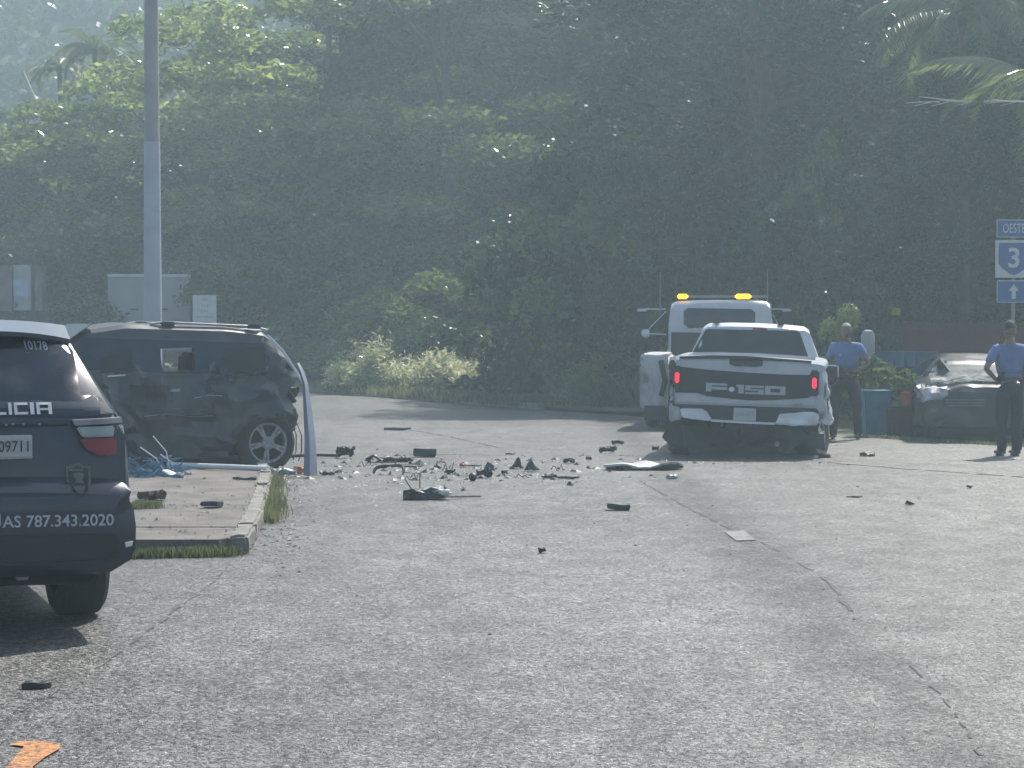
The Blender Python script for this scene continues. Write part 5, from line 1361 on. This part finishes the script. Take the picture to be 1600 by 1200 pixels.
# officer by the pickup: stands facing the camera, legs apart, hands together at the belt
def pose(**k):
    P = dict(pelvis=(0, 0, .93), waist=(0, .0, 1.06), chest=(0, .01, 1.22), upchest=(0, 0, 1.37), neck=(0, 0, 1.475),
             Lsh=(.185, 0, 1.385), Rsh=(-.185, 0, 1.385), Lel=(.24, -.02, 1.10), Rel=(-.24, -.02, 1.10), Lwr=(.25, .06, .86), Rwr=(-.25, .06, .86),
             Lhd=(0, 0, -1), Rhd=(0, 0, -1), Lhs=(0, 1, 0), Rhs=(0, -1, 0),
             Lhip=(.10, 0, .84), Rhip=(-.10, 0, .84), Lkn=(.12, .02, .47), Rkn=(-.12, .02, .47), Lan=(.13, 0, .09), Ran=(-.13, 0, .09))
    P.update(k); return P
fa = (G(1303, 686) + G(1341, 686)) / 2
person('officer in light blue shirt standing with legs apart between the pickup and the blue bin', fa, R(180 - 14),
       pose(Lkn=(.17, .04, .47), Rkn=(-.16, .04, .47), Lan=(.19, 0, .09), Ran=(-.18, 0, .09), Lhip=(.11, 0, .84), Rhip=(-.11, 0, .84),
            Lel=(.30, .02, 1.13), Rel=(-.33, .0, 1.13), Lwr=(.10, .20, 1.06), Rwr=(-.14, .22, 1.00), Lhd=(-1, .35, -.1), Rhd=(1, .3, .1), Lhs=(0, .2, 1), Rhs=(0, -.2, -1)),
       M['skin'], 'grey', 1.0, .15)
fb = G(1577, 712)
person('officer in dark cap seen from behind with hand on hip, at the right edge', fb, R(8),
       pose(Lel=(-.0, 0, 0)) | pose(Rel=(-.36, -.10, 1.13), Rwr=(-.19, .0, .99), Rhd=(.6, .75, -.15), Rhs=(.2, 0, 1),
            Lel=(.30, -.06, 1.10), Lwr=(.26, .14, .98), Lhd=(-.3, 1, -.2), Lhs=(0, .2, 1), Lkn=(.10, .02, .47), Rkn=(-.10, .02, .47), Lan=(.10, 0, .09), Ran=(-.10, 0, .09)),
       M['skin2'], 'cap', 1.01, -.1)

# ------------------------------------------------------------------ debris on the road
def shard(px, py, wpx, hpx, m, name, label, shape='crumple', seed=0, rz=None, z0=0.):
    g = G(px, py, z0); s = F / g.y; w, h = wpx / s, hpx / s * 1.0
    rnd = random.Random(seed * 13 + 5); dep = max(.12, w * .55)
    if shape == 'plate':            # a flattish bent plate
        me = MB().prism([(-w / 2, -dep / 2), (-w * .2, -dep * .55), (w * .35, -dep * .45), (w / 2, -dep * .1), (w * .4, dep * .5), (-w * .1, dep * .4), (-w * .45, dep * .45)], 'z', 0, .02).mesh()
        subdiv(me, w / 7, 5); displace(me, lambda p: Vector((0, 0, abs(noise.noise(p * (2.2 / w) + Vector((seed, 0, 0)))) * h * 1.6)))
    elif shape == 'bar':
        me = MB().tube([(-w / 2, 0, h * .5), (-w * .15, .02, h * .5), (w * .2, -.01, h * .42), (w / 2, .03, h * .62)], [h * .42, h * .5, h * .5, h * .3], 8).mesh()
    elif shape == 'block':
        me = B((0, 0, h / 2), (w, .16, h), .008); subdiv(me, w / 6, 4); displace(me, lambda p: nvec(p, 7, seed) * .015)
    elif shape == 'arch':
        n = 10; P_ = [(w / 2 * math.cos(math.pi * (1 - i / n)), .05 * math.sin(i), h * .85 * math.sin(math.pi * i / n) ** .8 + .03) for i in range(n + 1)]
        me = MB().tube(P_, [h * .10 + h * .10 * abs(math.sin(i * 1.3 + seed)) for i in range(n + 1)], 7).mesh(); displace(me, lambda p: nvec(p, 9, seed) * .03)
    elif shape == 'peak':
        me = MB().add([(-w / 2, -dep / 3, 0), (w / 2, -dep / 4, 0), (w * .3, dep / 2, 0), (-w * .3, dep / 2, 0), (rnd.uniform(-.1, .25) * w, 0, h), (-w * .1, -dep * .3, h * .5)],
                      [(0, 1, 5), (1, 4, 5), (1, 2, 4), (2, 3, 4), (3, 0, 4), (0, 5, 4), (3, 2, 1, 0)]).mesh()
        subdiv(me, w / 6, 4); displace(me, lambda p: nvec(p, 10, seed) * .045 * (1 if p.z > .02 else .3))
    else:
        me = B((0, 0, h * .45), (w * .95, dep * .5, h * .75)); subdiv(me, w / 9, 6)
        displace(me, lambda p: nvec(p, 5 / max(.3, w), seed) * min(.25 * w, h * .55) + nvec(p, 14 / max(.3, w), seed) * h * .32)
    zmin = min(v.co.z for v in me.vertices)
    for v in me.vertices: v.co.z -= zmin
    return link(me, name, m, None, (g.x, g.y + .0, z0 + .002), (0, 0, rnd.uniform(-.25, .25) if rz is None else rz), label=label, cat='debris', smooth=25)
DB = [
 (621, 673, 42, 5, 'dpurple', 'curved_trim_strip', 'thin dark curved trim strip lying alone farthest up the road', 'bar'),
 (540, 716, 26, 13, 'dgreen', 'crumpled_part', 'dark rounded part at the right end of the dark rod near the hanging bumper', 'crumple'),
 (598, 722, 48, 11, 'dgreen', 'bent_liner', 'long low dark green bent liner left of the fuzzy black bundle', 'plate'),
 (664, 714, 36, 12, 'dblack', 'carpet_bundle', 'rectangular fuzzy black bundle lying on the road', 'block'),
 (632, 725, 28, 7, 'dpurple', 'broken_connector', 'small grey and purple broken piece right of the low green liner', 'crumple'),
 (637, 730.5, 52, 3, 'dgreen', 'thin_rod', 'thin dark straight rod above the arched black liner', 'bar'),
 (607, 742, 48, 14, 'dblack', 'arched_liner', 'arched black wheel liner piece with pale gap beneath', 'arch'),
 (684, 733, 14, 13, 'dgreen', 'small_bracket', 'small upright dark bracket with grey top in the middle of the scatter', 'peak'),
 (723, 730, 9, 5, 'dred', 'red_lens_piece', 'small red lens piece lying in the scatter', 'crumple'),
 (741, 729, 24, 2.5, 'dpurple', 'thin_rod', 'short thin rod right of the red lens piece', 'bar'),
 (701, 742, 14, 8, 'dgreen', 'crumpled_part', 'small dark lump with a thin stalk near mid scatter', 'crumple'),
 (764, 736, 20, 12, 'dgreen', 'crumpled_part', 'dark winged part, upper half of the two piled pieces', 'peak'),
 (757, 747, 24, 12, 'dgreen', 'crumpled_part', 'dark jagged part, lower half of the two piled pieces', 'crumple'),
 (808, 732, 20, 16, 'dgreen', 'pointed_part', 'pointed dark part, left of the two standing peaks', 'peak'),
 (831, 736, 26, 16, 'dgreen', 'pointed_part', 'wider dark part, right of the two standing peaks', 'peak'),
 (788, 741, 8, 5, 'dblack', 'small_scrap', 'small dark scrap between the piled pieces and the peaks', 'crumple'),
 (797, 711, 15, 3, 'dblack', 'small_scrap', 'little dark curved scrap on the left start of the faded line', 'bar'),
 (888, 749, 34, 5, 'dgreen', 'flat_strip', 'short dark flat strip right of the standing peaks', 'bar'),
 (859, 747, 24, 5, 'dgreen', 'bent_clip', 'small bent dark clip just right below the peaks', 'plate'),
 (889, 724, 17, 6, 'dgreen', 'small_scrap', 'small dark green scrap between the peaks and the white panel', 'crumple'),
 (950, 708, 26, 8, 'dgreen', 'crumpled_part', 'dark green lens shaped part up the road near the pickup', 'crumple'),
 (965, 695, 18, 5, 'dblack', 'small_scrap', 'small dark scrap farthest up beside the pickup wheel', 'crumple'),
 (1024, 704, 9, 5, 'dblack', 'small_scrap', 'tiny dark scrap touching the pickup wheel shadow', 'crumple'),
 (920, 719, 8, 5, 'dblack', 'small_scrap', 'tiny dark scrap left of the white panel', 'crumple'),
 (967, 797, 38, 8, 'dgreen', 'rectangular_piece', 'narrow rectangular dark green piece lying alone on bare road', 'block'),
 (847, 864, 9, 7, 'dblack', 'small_lump', 'small dark lump alone on the bare road, nearest the viewer', 'crumple'),
 (1421, 789, 16, 9, 'dblack', 'triangular_scrap', 'small dark triangular scrap standing on the right lane', 'peak'),
 (1336, 778, 26, 3, 'dblack', 'thin_rod', 'thin dark sliver on the right lane', 'bar'),
 (1355, 713, 24, 5, 'dblack', 'twisted_rod', 'thin twisted dark rod between the two officers', 'plate'),
 (1515, 763, 9, 4, 'dblack', 'small_scrap', 'tiny dark scrap on the right lane below the officer in the cap', 'crumple'),
 (60, 1074, 42, 4, 'dblack', 'flat_strip', 'thin dark strip on the near road below the police vehicle', 'plate'),
 (1050, 748, 18, 4, 'crumpled', 'pale_fragment', 'small pale fragment below the white panel', 'plate'),
]
for i, (px, py, w, h, m_, nm, lb, sh) in enumerate(DB): shard(px, py, w, h, M[m_], nm, lb, sh, i)
shard(1006, 733, 124, 10, M['wdirty'], 'white_body_panel', 'long bent white body panel lying on the road behind the pickup', 'plate', 77, R(-3))
# big cluster piece with wires
t = root('torn_headlamp_unit', 'torn dark lamp unit with sticking out wires and one shiny end', 'debris', G(664, 780))
s = F / t.location.y
me = B((0, 0, .05), (68 / s, .20, .085)); subdiv(me, .06, 6); displace(me, lambda p: nvec(p, 5, 2) * .06 + nvec(p, 16, 3) * .03); 
for v in me.vertices: v.co.z = max(0, v.co.z)
link(me, 'housing', M['dblack'], t, smooth=25)
me = B((.19, -.05, .07), (.15, .12, .06), .02); subdiv(me, .04); displace(me, lambda p: nvec(p, 9) * .02); link(me, 'lens', M['chrome'], t, smooth=30)
for a, b in (((-.12, .0, .08), (-.2, .02, .20)), ((-.05, 0, .08), (-.05, .02, .26)), ((0, 0, .02), (.01, -.2, .03))): link(MB().tube([a, b], .006, 4).mesh(), 'wire', M['ink'], t)
link(MB().tube([(26 / 140 * 1.0 - .38, 0, 0.02), (.55, .1, .02)], .008, 4).mesh(), 'cable', M['ink'], t)
# bent wires and an empty lamp shell in the scatter
for i, (px, py, w, lb) in enumerate([(700, 736, 18, 'thin bent wire standing up right of the small bracket'), (575, 731, 26, 'curled wire left of the arched black liner'), (815, 748, 24, 'loose wire lying below the two standing peaks'), (872, 737, 22, 'loose wire right of the two standing peaks'), (645, 752, 26, 'curled wire between the arched liner and the torn lamp unit')]):
    g = G(px, py); sc_ = w / (F / g.y); rnd = random.Random(i + 50)
    P_ = [(sc_ * (k / 7 - .5), rnd.uniform(-.05, .05), .008 + abs(math.sin(k * 1.1 + i)) * rnd.uniform(.01, .10)) for k in range(8)]
    link(MB().tube(P_, .006, 5).mesh(), 'loose_wire', M['ink'], None, g, label=lb, cat='wire', smooth=50)
g = G(742, 752)
me = MB().lathe([(.02, .0), (.06, .02), (.09, .07), (.10, .11), (.092, .11), (.08, .07), (.05, .03)], (0, 0, .05), 16, 'y').mesh(); displace(me, lambda p: Vector((p.x, p.y, max(p.z, -.04))) - p + Vector((0, 0, .04)))
link(me, 'lamp_shell', M['dblack'], None, g, (0, 0, .5), scale=.5, label='small empty round lamp shell lying in front of the piled dark pieces', cat='debris', smooth=40)
# dark rod from the wreck
a, b = G(455, 716), G(532, 715)
link(MB().tube([(0, 0, .03), (b - a) * .5 + Vector((0, 0, .04)), (b - a) + Vector((0, 0, .03))], .022, 8).mesh(), 'long_dark_rod', M['dblack'], None, a, label='long dark rod lying behind the hanging bumper', cat='debris', smooth=50)
# by the wheel: orange and pale rubble
shard(440, 745, 44, 10, M['crumpled'], 'broken_lamp_rubble', 'pale broken lamp rubble beside the wreck wheel', 'crumple', 31)
shard(468, 741, 16, 9, mat('orange_lens', (.55, .16, .04), .4), 'orange_lens_piece', 'orange lens piece between the wheel and the hanging bumper', 'crumple', 32)
shard(512, 742, 24, 5, M['dgreen'], 'small_scrap', 'small dark scrap just right of the hanging bumper foot', 'plate', 33)
# pipe, tarp and things on the pavement
a, b = G(262, 731, .1), G(418, 737, .1)
link(MB().tube([(0, 0, .035), (b - a) * .5 + Vector((0, 0, .036)), (b - a) + Vector((0, 0, .035))], .030, 12).mesh(), 'white_pipe', M['pipe'], None, a, label='long white pipe lying on the pavement in front of the wreck', cat='pipe', smooth=50)
rng = np.random.default_rng(5); mb = MB(); c0 = G(236, 742, .1)
for k in range(110):
    p = Vector((rng.normal() * .17, rng.normal() * .20, abs(rng.normal()) * .05)); q = [p]
    d = Vector((rng.normal(), rng.normal() * .5, rng.normal() * .4)).normalized()
    for j in range(4):
        d = (d + Vector((rng.normal(), rng.normal(), rng.normal() * .6)) * .5).normalized(); p = p + d * .08; p.z = min(max(p.z, .0), .17); q.append(p)
    w = rng.uniform(.006, .022); V = []
    for r_ in q: V += [r_ + Vector((0, 0, w)), r_ - Vector((0, 0, w * .2))]
    mb.add([(v.x, v.y, max(v.z, 0)) for v in V], [(2 * j, 2 * j + 2, 2 * j + 3, 2 * j + 1) for j in range(4)])
link(mb.mesh(fix=False), 'blue_plastic_tangle', M['tarp'], None, c0, label='tangled heap of torn blue plastic strips on the pavement', cat='plastic')
mb = MB()
for k, (x, z) in enumerate(((.02, .42), (-.12, .30), (.10, .22))): mb.tube([(x * .4 + .2, 0, .03), (x * .8 + .15, 0, z * .6), (x, .02, z)], .007, 4)
link(mb.mesh(), 'bent_wire_bundle', M['signw'], None, c0, label='thin pale wires sticking up out of the blue plastic heap', cat='wire')
shard(272, 745, 34, 9, M['pipe'], 'white_plastic_strip', 'crumpled white strip right beside the blue plastic heap', 'plate', 41, None, .1)
shard(292, 722, 56, 14, mat('cardboard', (.36, .28, .20), .8), 'tan_cardboard', 'tan torn piece lying under the wreck, left of its wheel', 'plate', 42, None, .1)
shard(365, 724, 28, 8, mat('cardboard', (.36, .28, .20), .8), 'tan_scrap', 'small bent tan scrap leaning by the wreck wheel', 'arch', 43, None, .1)
shard(212, 718, 22, 6, mat('orange_lens', (.55, .16, .04), .4), 'orange_scrap', 'small orange scrap just right of the police taillight', 'plate', 44, None, .1)
shard(331, 792, 28, 8, M['dpurple'], 'dark_box_piece', 'small dark box shaped piece with pale top on the pavement', 'block', 45, None, .1)
shard(238, 783, 44, 12, mat('brown_rag', (.06, .04, .03), .9), 'brown_rag', 'brown crumpled rag on the pavement beside the police vehicle', 'crumple', 46, None, .1)
shard(384, 750, 36, 4, M['dgreen'], 'flat_strip', 'flat dark strip on the pavement near the grass tuft', 'plate', 47, None, .1)
# small fragments nobody could count
def frags(name, label, n, area, m, smin, smax, seed):
    rng = np.random.default_rng(seed); mb = MB()
    for _ in range(n):
        g = area(rng); s = rng.uniform(smin, smax) * (rng.random() ** 2 * 1.3 + .3)
        a = rng.uniform(0, 6.28); c, q = math.cos(a) * s, math.sin(a) * s; h = s * rng.uniform(.2, .7)
        mb.add([(g.x - c, g.y - q, g.z), (g.x + q * .7, g.y - c * .7, g.z), (g.x + c, g.y + q, g.z), (g.x - q * .6, g.y + c * .6, g.z), (g.x + q * .2, g.y, g.z + h)],
               [(0, 1, 4), (1, 2, 4), (2, 3, 4), (3, 0, 4)])
    link(mb.mesh(), name, m, label=label, cat='fragments', kind='stuff')
def ar(x0, x1, yc, ys, z=0.):
    def f(rng):
        return G(rng.uniform(x0, x1), max(668, yc + rng.normal() * ys), z)
    return f
def arc(xc, xs, yc, ys, z=0.):
    return lambda rng: G(xc + rng.normal() * xs, max(668, yc + rng.normal() * ys), z)
frags('glass_fragments', 'pale glass fragments scattered over the crash area of the road', 300, arc(600, 130, 745, 18), M['signw'], .005, .018, 1)
frags('plastic_fragments', 'dark plastic fragments scattered between the wreck and the pickup', 420, arc(650, 160, 735, 13), M['dblack'], .012, .055, 2)
frags('plastic_fragments', 'larger dark scraps scattered through the middle of the debris field', 70, arc(690, 130, 733, 10), M['dgreen'], .05, .10, 3)
frags('road_grit', 'fine pale grit over the nearer road', 700, ar(300, 1600, 830, 90), M['conc'], .005, .014, 4)
frags('pavement_litter', 'pale litter and pebbles scattered on the pavement slab', 300, ar(205, 400, 785, 28, .105), M['kerb'], .008, .028, 5)
frags('dry_leaves', 'small dark litter under and around the pickup rear', 60, arc(1150, 110, 722, 5), M['dblack'], .02, .05, 6)
frags('gutter_gravel', 'gravel and soil in the gutter beside the broken kerb', 900, arc(430, 26, 800, 40), M['conc'], .008, .022, 7)
bpy.data.objects['gutter_gravel']  # keeps its name

# ------------------------------------------------------------------ the hazy air
hz = MB().box((0, 118, 34), (380, 370, 71)).mesh()
hm = bpy.data.materials.new('haze'); hm.use_nodes = True; hn = hm.node_tree; hn.nodes.clear()
ho = hn.nodes.new('ShaderNodeOutputMaterial'); pv = hn.nodes.new('ShaderNodeVolumePrincipled')
pv.inputs['Color'].default_value = (.71, .905, 1.0, 1); pv.inputs['Density'].default_value = .0029; pv.inputs['Anisotropy'].default_value = .45
hn.links.new(pv.outputs[0], ho.inputs['Volume'])
link(hz, 'haze', hm, kind='stuff', label='pale sunlit haze over the whole road', cat='haze')
